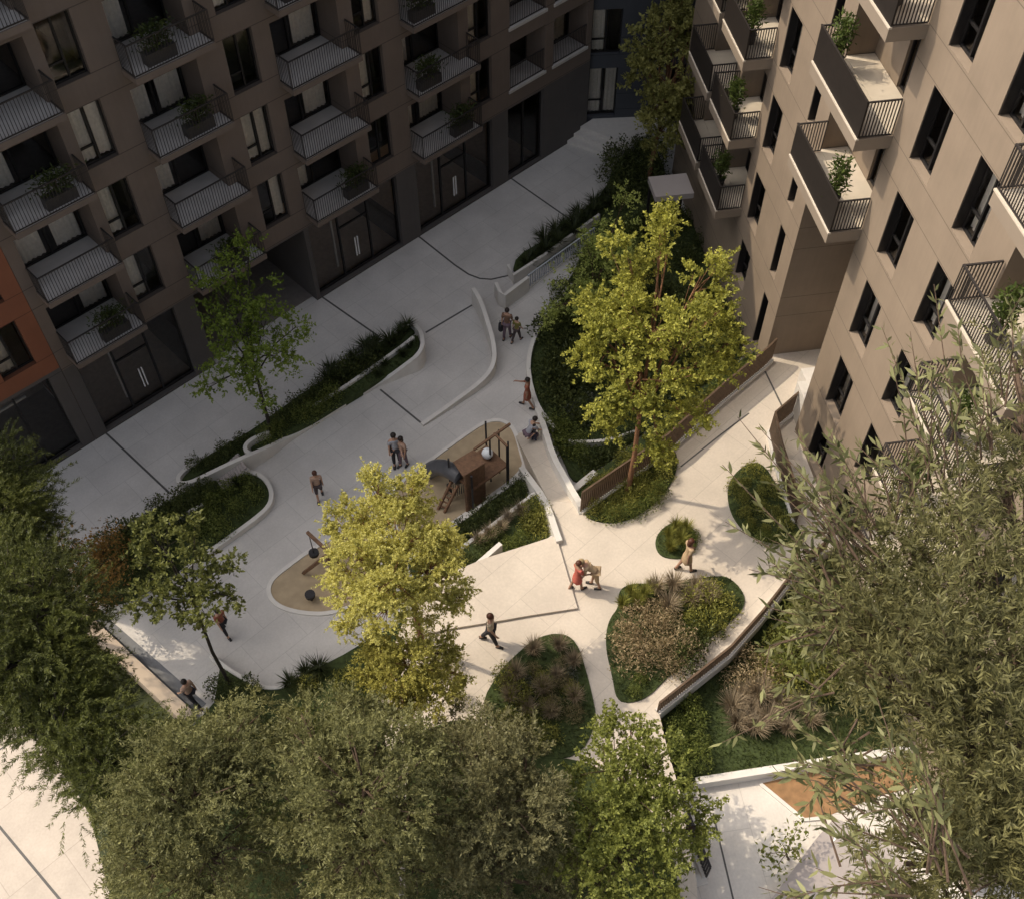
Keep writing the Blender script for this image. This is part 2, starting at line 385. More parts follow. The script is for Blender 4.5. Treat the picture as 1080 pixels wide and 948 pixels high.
# drain slots
def slot(pts, z, w=.075, name='drain_slot'):
    return struct(wallpath(name, [g(x, y, z) for x, y in pts], w, z-.05, z+.005, M_joint))
for pts in ([(339,313),(398,354)], [(442,250),(480,280),(494,289.5),(506,294),(518,295),(536,291)], [(537,187),(600,231)], [(111,456),(178,519)],
            [(449,351),(498,322)], [(401,411),(444,446)]):
    slot(pts, 0.0)
slot([(-40,830),(0,872),(64,949),(90,985)], -.5, .07); slot([(-20,800),(0,790),(37,765)], -.5, .05)
slot([(718,492),(758,460),(790,436)], ZC, .05); slot([(807,392),(826,431)], ZC, .06)

# ------------------------------------------------------------------ low walls
def wall(pts, z0, zt, w, label, mat=M_kerb, closed=False, z=None, it=0, group=None, name='garden_wall'):
    q = [g(x, y, z) for x, y in pts] if z is not None else pts
    if it and not hasattr(zt, '__len__'): q = smoothloop(q, it, closed)
    o = wallpath(name, q, w, z0, zt, mat, closed=closed)
    return tag(o, label, 'wall', group)
def wallz(pts, z0, w, label, it=2, mat=M_kerb, name='garden_wall'):
    """pts: (px, py, height of the top) - each seen at its own height"""
    q = [g(x, y, z) for x, y, z in pts]
    q = smoothloop(q, it, False)
    return tag(wallpath(name, q, w, z0, [p[2] for p in q], mat), label, 'wall')
wallz([(499,304,.9),(507,317,.9),(514,338,.85),(520,358,.75),(522,376,.6),(518,390,.45),(505,404,.32),(482,421,.2),(458,438,.14),(445,447,.1)], -.1, .16, 'curving white parapet that tapers from tall to low across the plaza')
wallz([(424,343,.25),(434,341,.3),(441,345,.5),(445,353,.85),(446,364,.95),(441,374,.85),(428,384,.55),(412,396,.3),(398,404,.12),(360,427,.1),(330,447,.1),(305,460,.2),(285,470,.5),(268,477,.7),(254,483,.75),(230,494,.6),(212,503,.5),(198,509,.4),(189,509,.4),(187,503,.35),(194,495,.3),(210,485,.2)], -.1, .15, 'long white curving planter wall beside the plaza, rounded at its right tip')
wallz([(284,455,.55),(266,462,.6),(258,469,.6),(259,476,.6),(268,479,.6)], -.1, .14, 'small white hooked wall end inside the long planter')
wallz([(330,428,.4),(360,410,.4),(400,382,.45),(425,364,.5),(436,355,.5)], -.1, .12, 'straight white divider between the two tiers of the long planter')
wallz([(262,497,.22),(272,499,.25),(282,507,.25),(287,520,.25),(284,533,.25),(268,547,.25),(240,567,.22),(205,592,.2),(180,612,.2)], -.1, .15, 'white rounded edging of the dark shrub bed on the left of the plaza')
wallz([(112,564,.4),(128,555,.4),(144,547,.4)], -.1, .16, 'short white wall at the back of the left shrub bed')
wallz([(178,552,.4),(196,541,.4),(214,531,.4)], -.1, .13, 'short white divider in the middle of the left shrub bed')
wallz([(602,299,.35),(582,325,.35),(565,350,.35),(557,376,.35),(558,400,.35),(566,427,.35),(577,442,.35),(585,451,.35)], -.2, .16, 'white curved edging of the big shaded garden bed under the tall yellow tree')
# ramp walls: solid sides following the slope
def rampwall(pts, label):
    q = smoothloop([g(x, y, z) for x, y, z in pts], 1, False)
    return tag(wallpath('ramp_wall', q, .2, -.3, [p[2] for p in q], M_kerb), label, 'wall')
rampwall([(567,430,.35),(573,447,.75),(583,480,1.5),(597,505,2.1),(606,521,2.35),(612,531,2.3),(613.5,541,2.05)], 'white side wall climbing along the right of the ramp')
rampwall([(550,492,.8),(560,506,1.2),(572,522,1.75),(580,540,2.2),(585,556,2.22),(590,570,2.2)], 'white side wall climbing along the left of the ramp')
wall([(430,590),(467,563),(510,531),(555,498)], -.2, .5, .12, 'lowest white terrace wall beside the sand of the climbing frame', z=.5)
wall([(432,615),(473,587),(520,552.5),(564,519.5)], -.2, 1.55, .12, 'middle white terrace wall between the planted steps', z=1.55)
wall([(497,599),(512,586),(528,572)], 1.45, 2.07, .15, 'uppermost short white terrace wall at the edge of the sunny court', z=2.1)
wall([(571,574),(583,565.5)], 1.45, 2.07, .14, 'tiny white terrace stub beside the ramp wall', z=2.1)
wall([(606,515),(616,506.5),(628,497)], -.2, 1.3, .22, 'white retaining wall beside the top of the ramp below the slatted guard', z=1.3)
wallz([(600,464,.4),(620,466,.4),(645,463,.4),(671,454,.4)], -.2, .12, 'thin white curved wall inside the shaded garden bed')
wall([(75,640),(200,757)], -.6, .32, .42, 'straight beige boundary wall between the plaza and the street trees', M_wall_brown, z=.3)
struct(wallpath('wall_foot_strip', [g(88,640,0),(g(211,748,0))], .5, -.05, .006, simple('blue_grey_strip', (.16,.165,.175), .6)))  # darker blue-grey strip on the paving beside the boundary wall
wallz([(222,690,.3),(232,699,.3),(255,714,.3),(277,725,.3),(299,724,.3),(312,714,.3)], -.2, .12, 'dark edged kerb of the near planter under the olive trees')
wall([(735,821),(850,803),(975,785),(1160,757)], -.5, 1.56, .2, 'pale retaining wall between the grassy slope and the lower patio', z=1.7)
wall([(640,950),(700,938),(745,925)], -.5, 1.2, .3, 'low pale wall under the bright green tree at the bottom edge', z=1.2)

# ------------------------------------------------------------------ lower patio
slab('patio_pavement', px([(731,824),(975,787),(1200,760),(1200,1080),(745,1080),(700,900),(716,840)], 1.15), 1.15, -.5, M_patio, ANG2)
struct(MB().prism([(p[0], p[1]) for p in px([(802,826),(880,808),(1010,789),(1030,815),(930,838),(868,862),(848,864)], 1.15)], 1., 1.162).build('gravel_court', M_orange))
tag(wallpath('gravel_kerb', px([(802,826),(848,864),(868,862)], 1.2), .1, 1., 1.21, M_kerb), 'thin pale edging of the orange gravel on the lower patio', 'kerb')
slot([(752,857),(775,955)], 1.15, .05)
pp = px([(808,955),(860,885),(880,862),(925,880),(1000,960),(1000,1040),(800,1040)], 1.4)
m = MB().prism([(p[0], p[1]) for p in pp], 1.0, 1.4)
tag(m.build('garden_platform', M_grey), 'flat mauve grey platform on the lower patio behind the leafy twigs', 'platform')

# ------------------------------------------------------------------ buildings
def facade(mb, x0, x1, z0, z1, ops, depth=.28):
    """front skin at y=0 with real openings: ops are (x0,x1,z0,z1[,depth])"""
    xs = sorted({x0, x1, *[round(min(max(v, x0), x1), 4) for o in ops for v in o[:2]]}); zs = sorted({z0, z1, *[round(min(max(v, z0), z1), 4) for o in ops for v in o[2:4]]})
    for i in range(len(xs)-1):
        for j in range(len(zs)-1):
            cx, cz = (xs[i]+xs[i+1])/2, (zs[j]+zs[j+1])/2
            if any(o[0] < cx < o[1] and o[2] < cz < o[3] for o in ops): continue
            mb.quad((xs[i],0,zs[j]), (xs[i+1],0,zs[j]), (xs[i+1],0,zs[j+1]), (xs[i],0,zs[j+1]))
    for o in ops:
        a, b, c, d = o[:4]; y = o[4] if len(o) > 4 else depth
        mb.quad((a,0,c),(a,y,c),(a,y,d),(a,0,d)); mb.quad((b,0,c),(b,0,d),(b,y,d),(b,y,c))
        mb.quad((a,0,d),(a,y,d),(b,y,d),(b,0,d)); mb.quad((a,0,c),(b,0,c),(b,y,c),(a,y,c))
def shell(mb, x0, x1, z0, z1, D):
    mb.quad((x0,0,z0),(x0,0,z1),(x0,D,z1),(x0,D,z0)); mb.quad((x1,0,z0),(x1,D,z0),(x1,D,z1),(x1,0,z1))
    mb.quad((x0,D,z0),(x0,D,z1),(x1,D,z1),(x1,D,z0)); mb.quad((x0,0,z1),(x1,0,z1),(x1,D,z1),(x0,D,z1))
_wc = {}
def window_meshes(w, h, lower=True, side=1, lining=0.):
    k = (round(w, 2), round(h, 2), lower, side, lining)
    if k in _wc: return _wc[k]
    f = MB(); t = .055; y0, y1 = -.04, .04
    f.box(0, w, y0, y1, 0, t); f.box(0, w, y0, y1, h-t, h); f.box(0, t, y0, y1, t, h-t); f.box(w-t, w, y0, y1, t, h-t)
    mx = w*.5
    f.box(mx-.03, mx+.03, y0-.01, y1+.01, t, h-t)
    if lower: 
        a, b = (t, mx-.03) if side > 0 else (mx+.03, w-t)
        f.box(a, b, y0, y1, h*.30-.025, h*.30+.025)
    if lining:
        f.box(.002, .03, -lining, y0-.001, .03, h-.002); f.box(w-.03, w-.002, -lining, y0-.001, .03, h-.002); f.box(.031, w-.031, -lining, y0-.001, h-.03, h-.002)
    p = MB().quad((t,.0,t), (w-t,.0,t), (w-t,.0,h-t), (t,.0,h-t))
    _wc[k] = (f.mesh('window_frame', M_frame), p.mesh('pane', GLASS)); return _wc[k]
_cc = {}
def curtain_mesh(w, h):
    k = (round(w, 2), round(h, 2))
    if k not in _cc:
        m = MB(); n = max(8, int(w/.05)); v = []
        for i in range(n+1):
            x = w*i/n; y = .035*math.sin(i*1.9)+.015*math.sin(i*.7)
            v += [(x, y, 0), (x, y, h)]
        m.add(v, [(2*i, 2*i+2, 2*i+3, 2*i+1) for i in range(n)]); _cc[k] = m.mesh('curtain', M_curtain, True)
    return _cc[k]
def window(par, x0, x1, z0, z1, y=.2, name='window', lower=True, side=1, curt=None, lining=0.):
    w, h = x1-x0, z1-z0; fm, pm = window_meshes(w, h, lower, side, lining)
    o = link(name, fm, par, (x0, y, z0)); link('pane', pm, o, (0, 0, 0))
    if curt is None: curt = RNG.choice(['l', 'r', 'n', 'b'], p=[.34, .26, .18, .22])
    if curt in ('l', 'b'): link('curtain', curtain_mesh(w*.42, h-.1), o, (.06, .14, .05))
    if curt in ('r', 'b'): link('curtain', curtain_mesh(w*.36, h-.1), o, (w*.6, .14, .05))
    return o
def railing_mesh(segs, h, step=.095, bw=.016, name='railing', mat=M_rail1, top=.045):
    m = MB()
    for a, b in segs:
        a = Vector(a); b = Vector(b); L = (b-a).length; n = max(1, int(L/step))
        up = Vector((0, 0, 1))
        m.bar(a+up*h, b+up*h, top, .035); m.bar(a+up*.05, b+up*.05, .03, .03)
        for i in range(n+1):
            p = a.lerp(b, i/n); m.bar(p+up*.05, p+up*(h-.01), bw, bw)
    return m.mesh(name, mat)
def pot_plant(par_world, loc, label, h=1.0, r=.35, mat=None, group=None, name='potted_shrub', trough=False, rot=0.):
    t = empty(name, loc, rot); tag(t, label, 'plant', group)
    p = MB(); pr = [(0, .14), (.02, .16), (.34, .2), (.36, .19)]
    p.box(-.5, .5, -.16, .16, 0, .38).box(-.46, .46, -.12, .12, .38, .384) if trough else p.tube([(0,0,z) for z, _ in pr], [q for _, q in pr], 10); p.build('pot', M_pot, t)
    n = int((800 if trough else 520)*h); V = []; Fc = []
    st = MB()
    for k in range(9):
        a = k*2.4; tip = Vector((math.cos(a)*r*RNG.uniform(.3, .9), math.sin(a)*r*RNG.uniform(.3, .9), .36+h*RNG.uniform(.55, 1)))
        st.tube([(0,0,.3), tuple(Vector((tip.x*.4, tip.y*.4, .36+(tip.z-.36)*.55))), tuple(tip)], [.012, .009, .004], 4)
    st.build('stem', M_bark, t)
    V, Fq = leaves(n, lambda m: np.column_stack([RNG.normal(0, r*(.95 if trough else .5), m), RNG.normal(0, r*.45, m), .4+h*RNG.beta(1.6, 1.5, m)]), .15, .05, updir=.5)
    link('foliage', fast_mesh('foliage', V, Fq, 4, mat), t)
    return t
def leaves(n, posf, L, W, updir=.3, jit=.35, droop=0.):
    """n little leaf blades; posf gives base points"""
    P = posf(n); n = len(P)
    d = RNG.normal(0, 1, (n, 3)); d[:, 2] = d[:, 2]*.7+updir-droop; d /= np.linalg.norm(d, axis=1)[:, None]
    q = RNG.normal(0, 1, (n, 3)); q[:, 2] *= .4; r = np.cross(d, q); r /= np.maximum(1e-6, np.linalg.norm(r, axis=1))[:, None]
    Ls = L*RNG.uniform(1-jit, 1+jit, n)[:, None]; Ws = W*RNG.uniform(1-jit, 1+jit, n)[:, None]
    nn = np.cross(r, d)
    a = P; b = P+d*Ls*.45+r*Ws/2+nn*Ws*.12; c = P+d*Ls; e = P+d*Ls*.45-r*Ws/2+nn*Ws*.12
    V = np.stack([a, b, c, e], 1).reshape(-1, 3); Fq = np.arange(4*n).reshape(n, 4); return V, Fq
M_rb = simple('tan_balcony_render', (.245,.195,.148), .75, var=.05, scale=2)
ML_pot1 = leaf_mat('shaded_balcony_leaves', [(.018,.03,.008), (.045,.065,.014), (.08,.10,.022)], .3)  # darker copy of the balcony leaves, the brown block's shade put into the colour
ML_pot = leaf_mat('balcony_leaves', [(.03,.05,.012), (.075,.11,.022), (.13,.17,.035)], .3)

# ---- the dark brown block on the left (local x runs along its foot, y into the building)
M_lobby = simple('lobby_stone', (.62,.54,.47), .5); M_lobbywall = simple('lobby_panelling', (.60,.45,.34), .7)
F1 = empty('apartment_block', tuple(P0), ANG1)
tag(F1, 'tall shaded dark brown apartment block with balconies over glazed ground floor lobbies', 'building')
RED = empty('apartment_wing', tuple(P0), ANG1)
tag(RED, 'terracotta red wing at the left end of the brown block', 'building')
TOP1 = 20.9
ops = []; FL = [4.3+2.79*k for k in range(6)]
wcols = [(-6.97,-5.9), (-1.62,-.53), (3.34,4.43), (8.51,9.68)]
bcols = [(-9.85,-7.35,-9.9,-7.25), (-4.95,-2.62,-5.0,-2.25), (.12,2.75,.08,3.0), (5.32,8.0,5.3,8.4)]
wins, bals, logs = [], [], []
for k in range(6):
    for a, b in wcols:
        z0 = 4.57+2.79*k; o_ = (a, b, z0, min(z0+1.96, TOP1-.4)); ops.append(o_); wins.append(o_)
    for a, b, c, d in bcols:
        z0 = FL[k]; o_ = (a, b, z0, z0+2.05, 1.3); ops.append(o_); bals.append((o_, c, d, k))
for k in range(5):
    z0 = 4.5+2.79*k
    for a, b in ((10.67, 12.7), (13.2, 15.25)):
        o_ = (a, b, z0, z0+2.1, 1.2); ops.append(o_); logs.append(o_)
stores = [(-9.76,-5.87), (.06,4.42), (5.42,9.64), (10.55,12.68)]
for a, b in stores: ops.append((a, b, .1, 3.64, .3))
ops.append((-5.05, -.13, -.02, 3.64, 8.4))
X0, X1 = -10.25, 15.55
wall_m = MB(); facade(wall_m, X0, X1, 3.7, TOP1, [o_ for o_ in ops if o_[2] > 3.7]); shell(wall_m, X0, X1, -.4, TOP1, 12)
wall_m.build('wall', M_f1, F1)
gw = MB(); facade(gw, X0, X1, -.02, 3.7, [o_ for o_ in ops if o_[2] < 3.7]); gw.build('ground_floor_wall', M_f1g, F1)
inn = MB()
for z in [0.03]+[f-.0 for f in FL]: inn.box(X0+.05, X1-.05, 1.31 if z > 1 else .32, 6, z-.22 if z > 1 else -.02, z)
inn.build('floor_slab', M_rfloor, F1)
for a, b in stores: MB().box(a, b, .3, 4.1, -.01, .05).build('lobby_floor', M_lobby, F1)
for a, b in stores: MB().quad((a,4.1,0), (b,4.1,0), (b,4.1,3.7), (a,4.1,3.7)).build('lobby_wall', M_lobbywall, F1)
bk = MB(); bk.quad((X0+.02, 4.2, 0), (X1-.02, 4.2, 0), (X1-.02, 4.2, TOP1-.1), (X0+.02, 4.2, TOP1-.1))
for x in [-9.95,-7.2,-5.6,-2.0,0.0,3.2,4.9,8.3,10.2,13,15.3]: bk.box(x-.06, x+.06, 1.35, 4.2, 4.3, TOP1-.2)
bk.build('room_wall', M_room, F1)
par = MB().box(X0-.02, X1+.02, -.03, .3, TOP1+.002, TOP1+.5); par.build('parapet', M_f1, F1)
for i, o_ in enumerate(wins): window(F1, *o_[:4], y=.2, side=1)
def balcony(parent, x0, x1, zf, proj, slab_t, smat, rmat, o_, curt=True, side=-1):
    b = link('balcony', MB().box(x0, x1, -proj, .0 if False else -.003, zf-slab_t, zf-.004).mesh('balcony', M_f1), parent)
    link('deck', MB().box(x0+.05, x1-.05, -proj+.05, -.004, zf-.003, zf+.008).box(o_[0]+.01, o_[1]-.01, .0, o_[4]-.02, zf-.1, zf+.006).mesh('deck', smat), b)
    return b
_rc = {}
def add_rail(b, x0, x1, zf, proj, h, mat, key):
    k = (key, round(x1-x0, 2))
    if k not in _rc: _rc[k] = railing_mesh([((0,-proj+.04,0), (x1-x0,-proj+.04,0)), ((.03,-.04,0), (.03,-proj+.05,0)), ((x1-x0-.03,-.04,0), (x1-x0-.03,-proj+.05,0))], h, mat=mat)
    link('railing', _rc[k], b, (x0, 0, zf))
def glazing(par, o_, curt=None):
    a, b, z0, z1, dep = o_
    w = window(par, a+.02, b-.02, z0+.02, z1-.02, y=dep-.1, name='balcony_door', lower=False, curt=curt)
    return w
plants1 = []
for o_, c, d, k in bals:
    b = balcony(F1, c, d, o_[2], .76, .2, M_slab1, M_rail1, o_)
    add_rail(b, c, d, o_[2], .76, 1.02, M_rail1, 'f1'); glazing(F1, o_)
for o_ in logs:
    b = link('loggia', MB().box(o_[0]-.06, o_[1]+.06, -.05, 1.18, o_[2]-.12, o_[2]+.004).mesh('loggia', M_slab1), F1)
    k = ('lg', round(o_[1]-o_[0], 2))
    if k not in _rc: _rc[k] = railing_mesh([((0,0,0), (o_[1]-o_[0],0,0))], 1.0)
    link('railing', _rc[k], b, (o_[0], .06, o_[2])); glazing(F1, o_)
for a, b in stores:
    w = b-a; f = MB(); n = 3 if w > 3 else 2; h = 3.5; t = .06
    f.box(0, w, -.05, .05, 0, .1); f.box(0, w, -.05, .05, h-t, h)
    xs = [0]+[w*i/n for i in range(1, n)]+[w]
    for i, x in enumerate(xs): 
        xx = min(max(x, t/2), w-t/2); f.box(xx-t/2, xx+t/2, -.055, .055, .1, h-t)
    if n == 3: f.box(xs[1]+t/2, xs[2]-t/2, -.04, .04, 2.42, 2.48)
    so_ = f.build('shopfront', M_frame, F1, (a, .22, .12))
    MB().quad((0,0,.1), (w,0,.1), (w,0,h), (0,0,h)).build('pane', GLASS, so_)
    if n == 3:
        p = MB(); px0, px1 = xs[1]+.05, xs[2]+.35
        p.box(px0, px0+.07, .55, .62, .05, 2.7); p.box(px0, px1, .55, .62, 2.62, 2.7)
        p.build('light_line', M_white, so_)  # white-painted bars standing in for the L-shaped lobby light line
        hd = MB().box(xs[1]+.62, xs[1]+.66, -.12, -.08, .75, 1.7).box(xs[1]+.74, xs[1]+.78, -.12, -.08, .75, 1.7); hd.build('handle', M_white, so_)
# red wing
XR0, XR1 = -17.4, -10.262
rops = []
for k in range(5):
    for a, b in ((-12.0, -10.85), (-14.4, -13.25)): rops.append((a, b, 4.57+2.79*k, 6.53+2.79*k))
rw = MB(); facade(rw, XR0, XR1, 3.9, TOP1-1, rops); shell(rw, XR0, XR1, -.4, TOP1-1, 9); rw.build('wall', M_red, RED)
gs = (-14.6, -10.74)
rg = MB(); facade(rg, XR0, XR1, -.02, 3.9, [(gs[0], gs[1], .1, 3.75, .3)]); rg.build('ground_floor_wall', M_f1g, RED)
for o_ in rops: window(RED, *o_, y=.2)
MB().quad((XR0+.05,3.5,0), (XR1-.05,3.5,0), (XR1-.05,3.5,TOP1-1.1), (XR0+.05,3.5,TOP1-1.1)).build('room_wall', M_room, RED)
MB().box(XR0+.05, XR1-.05, .32, 3.5, -.02, .03).build('floor_slab', M_rfloor, RED)
w = gs[1]-gs[0]; f = MB(); h = 3.6
f.box(0, w, -.05, .05, 0, .1).box(0, w, -.05, .05, h-.06, h)
for x in (0, w*.33, w*.66, w-.06): f.box(x, x+.06, -.055, .055, .1, h-.06)
so_ = f.build('shopfront', M_frame, RED, (gs[0], .22, .12)); MB().quad((0,0,.1), (w,0,.1), (w,0,h), (0,0,h)).build('pane', GLASS, so_)
MB().box(w*.36, w*.36+.07, .55, .62, .05, 2.7).box(w*.36, w*.8, .55, .62, 2.62, 2.7).build('light_line', M_white, so_)  # white-painted bars in place of this lobby's light line

# ---- the dark end block closing the courtyard at the top
E0 = fl(15.56, -.35, 0)
END = empty('end_block', tuple(E0), R_(4)); tag(END, 'dark slate end block facing the courtyard behind the tall green tree', 'building')
eops = []
for k in range(6):
    for a, b in ((.25, 1.55), (3.3, 4.6), (6.2, 7.5)): eops.append((a, b, 1.0+2.79*k+(0 if k else -.35), 3.1+2.79*k))
ew = MB(); facade(ew, 0.01, 14, -.3, TOP1-.5, eops); shell(ew, 0.01, 14, -.3, TOP1-.5, 9); ew.build('wall', M_f3, END)
MB().quad((.1,3.,0), (13.9,3.,0), (13.9,3.,TOP1-.7), (.1,3.,TOP1-.7)).build('room_wall', M_room, END)
for o_ in eops: window(END, *o_[:4], y=.2)
# landing with three steps against the end block
st = MB()
for i in range(3):
    a = 15.15-.42*i; st.prism([tuple(lc(fl(a, .0), E0, R_(4)))[:2], tuple(lc(fl(18.6, .0), E0, R_(4)))[:2], tuple(lc(fl(18.6-.2, 2.4-.0), E0, R_(4)))[:2], tuple(lc(fl(a+.6, 2.3+.14*(2-i)), E0, R_(4)))[:2]], -.05+.004*i, .5-.165*i)
tag(st.build('entrance_steps', M_steps, None, tuple(E0), R_(4)), 'pale entrance landing with three steps in the dark top corner of the courtyard', 'steps')
# canopy over the far entrance
cb = g(704, 198, 3.2)
cn = MB().box(-1.2, 1.6, -.7, .9, 2.9, 3.2); cn.build
CN = empty('entrance_canopy', (cb[0], cb[1], 0), ANG2+R_(90)); tag(CN, 'pale flat entrance canopy on posts beside the tall green tree', 'canopy')
MB().box(-.6, .95, -.5, .75, 2.95, 3.2).build('canopy_slab', M_grey, CN)
for x in (-.5, .85): MB().box(x-.05, x+.05, .6, .7, 0.1, 2.948).build('post', M_frame, CN)

# ---- the sunlit tan block on the right (local x = towards the camera)
RB = empty('tan_apartment_block', (Q0[0], Q0[1], 0), ANG2)
tag(RB, 'sunlit tan apartment block on the right with deep windows and projecting balconies', 'building')
TOPR = 21.5; UA, UB = -16.5, 15.0
rops = []; rw_ = []; rb_ = []
FZ = [4.8, 7.85, 10.9, 13.95, 17.0]
for k in range(6):
    zt = 3.9+3.05*k; zs = 1.85+3.05*k if k else 2.2
    zt = min(zt, TOPR-.3)
    if zt-zs < .8: continue
    for a, b in ((1.15,2.26), (3.76,4.8), (10.2,11.3), (12.8,13.9)):
        rw_.append((a, b, zs, zt))
    rw_.append((-7.55, -6.5, zs, zt))
    rw_.append((-4.75, -4.24, zs if k else 1.4, zt))
for z in FZ:
    rb_.append(('R', 5.9, 9.0, z)); rb_.append(('A', -10.6, -8.15, z)); rb_.append(('B', -13.6, -11.0, z))
    if z > 10: rb_.append(('N', -3.45, -.02, z))
rb_op = []
for t, a, b, z in rb_:
    if t == 'N': continue
    rb_op.append((a+.12, b-.12, z+.01, z+2.3, .9))
notch = (-3.45, -.0, -.3, TOPR, 4.2)
rw2 = MB(); facade(rw2, UA, -3.45, -.4, TOPR, [o_ for o_ in rw_+rb_op if o_[1] < -3.4], .34)
facade(rw2, 0, UB, -.4, TOPR, [o_ for o_ in rw_+rb_op if o_[0] > -.1], .34)
rw2.quad((-3.45,0,-.4), (-3.45,5,-.4), (-3.45,5,TOPR), (-3.45,0,TOPR)); rw2.quad((0,0,-.4), (0,0,TOPR), (0,5,TOPR), (0,5,-.4))
rw2.quad((-3.45,4.2,-.4), (0,4.2,-.4), (0,4.2,TOPR), (-3.45,4.2,TOPR))
rw2.quad((-3.45,0,10.56),(0,0,10.56),(0,4.2,10.56),(-3.45,4.2,10.56)); shell(rw2, UA, UB, -.4, TOPR, 12); rw2.build('wall', M_r, RB)
bk = MB()
for a, b in ((UA+.1, -3.55), (.1, UB-.1)): bk.quad((a,3.4,0), (b,3.4,0), (b,3.4,TOPR-.1), (a,3.4,TOPR-.1))
bk.build('room_wall', M_room, RB)
fs = MB()
for z in [1.85-.25, *FZ, 20.05]:
    for a, b in ((UA+.1, -3.55), (.1, UB-.1)): fs.box(a, b, 1.62, 3.39, z-.25, z-.002)
fs.build('floor_slab', M_rfloor, RB)
for o_ in rw_: window(RB, *o_, y=.29, lining=.27, lower=(o_[1]-o_[0]) > .8, side=1, curt=None if o_[1]-o_[0] > .8 else 'n')
_pc = {}
for t, a, b, z in rb_:
    x0, x1 = (a, b) if t != 'N' else (-3.35, .14)
    b_ = link('balcony', MB().box(x0, x1, -.97, -.004, z-.36, z-.003).mesh('balcony', M_rb), RB)
    link('deck', MB().box(x0+.06, x1-.06, -.9, -.004, z-.002, z+.012).box(a+.13 if t != 'N' else -3.44, b-.13 if t != 'N' else -.012, .0, .88 if t != 'N' else .83, z-.3, z+.014).mesh('deck', M_slab2), b_)
    link('edge_trim', MB().box(x0-.012, x1+.012, -.985, -.9, z-.03, z+.02).mesh('edge_trim', M_slab2), b_)
    w = x1-x0
    key = (t, round(w, 2))
    if key not in _pc:
        ends = railing_mesh([((0,-.05,0), (0,-.9,0))], 1.06, .078, .024, mat=M_rail1)
        fr = MB()
        if t == 'R': fm = railing_mesh([((.0,-.93,0), (w,-.93,0))], 1.06, .085, .02, name='front_railing', mat=M_rail1)
        else:
            fr.box(0, w, -.95, -.925, .03, 1.06).box(0, w, -.965, -.91, 1.06, 1.09)
            fm = fr.mesh('front_panel', M_mesh)
        _pc[key] = (ends, fm)
    link('railing', _pc[key][0], b_, (x0+.03, 0, z)); link('railing', _pc[key][0], b_, (x1-.03, 0, z)); link(_pc[key][1].name.split('.')[0], _pc[key][1], b_, (x0, 0, z))
    if t == 'N':
        m = MB(); facade(m, -3.44, -.01, z, z+2.75, [(-1.85, -1.2, z+.03, z+2.2)], .15); m.build('recess_wall', M_r, RB, (0, .83, 0))
        window(RB, -1.85, -1.2, z+.03, z+2.2, y=.95, name='balcony_door', lower=False, curt='n')
    else:
        window(RB, a+.2, b-.2, z+.02, z+2.25, y=.82, name='balcony_door', lower=False)
MB().box(UA-.05, -3.47, -.06, .35, TOPR, TOPR+.4).box(.02, UB, -.06, .35, TOPR, TOPR+.4).build('parapet', M_r, RB)
# blocks of steps up into the notch
sb = MB().box(-3.2, -.1, 1.6, 4.1, 1.9, 2.45).box(-2.2, -.12, .9, 4.08, 1.91, 2.9).box(-1.1, -.13, .3, 4.06, 1.92, 3.4)
sb = MB().box(-2.0, -.1, .7, 4.15, 1.9, 2.75).box(-.95, -.11, .1, 4.14, 1.91, 3.35)
tag(sb.build('entrance_plinth', M_steps, None, (Q0[0], Q0[1], 0), ANG2), 'stepped white plinth in the recess at the foot of the tan block', 'steps')

# balcony plants
def bplant(rootloc, ang, x, y, z, label, h, r=.32, group=None, trough=False):
    c, s = math.cos(ang), math.sin(ang)
    return pot_plant(None, (rootloc[0]+x*c-y*s, rootloc[1]+x*s+y*c, z), label, h, r, ML_pot1 if trough else ML_pot, group, trough=trough, rot=ang)
for x, k, txt in ((-8.2,0,'lowest balcony beside the red wing'), (-8.2,2,'third balcony above the leftmost lobby'), (-3.4,0,'lowest balcony behind the light green birch'), (-3.3,2,'balcony three storeys up above the birch'), (-3.9,3,'top balcony in view above the birch'),
                  (1.0,3,'high balcony left of the middle entrance'), (2.2,0,'lowest balcony over the middle entrance'), (6.0,2,'third balcony above the far entrance'), (7.6,0,'lowest balcony over the far entrance'), (6.1,1,'second balcony above the far entrance')):
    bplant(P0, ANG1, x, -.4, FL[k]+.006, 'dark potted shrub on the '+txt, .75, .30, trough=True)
for x, z, txt in ((-1.0,10.9,'lowest balcony of the recess column'), (-2.9,13.95,'middle balcony of the recess'), (-.8,17.0,'uppermost balcony in view of the recess'), (-9.1,10.9,'upper of the left balcony column'), (-9.4,7.85,'middle of left balcony column'), (-9.5,4.8,'lowest of the left balcony column'), (-11.8,10.9,'far left balcony behind the tall tree'), (7.4,10.9,'right hand balcony among the olive twigs'), (6.9,7.85,'lower right hand balcony behind the olive twigs'), (7.2,13.95,'high right hand balcony at the picture edge')):
    bplant((Q0[0], Q0[1], 0), ANG2, x, -.5, z+.015, 'airy potted shrub, '+txt+' on the tan block', 1.15, .3)

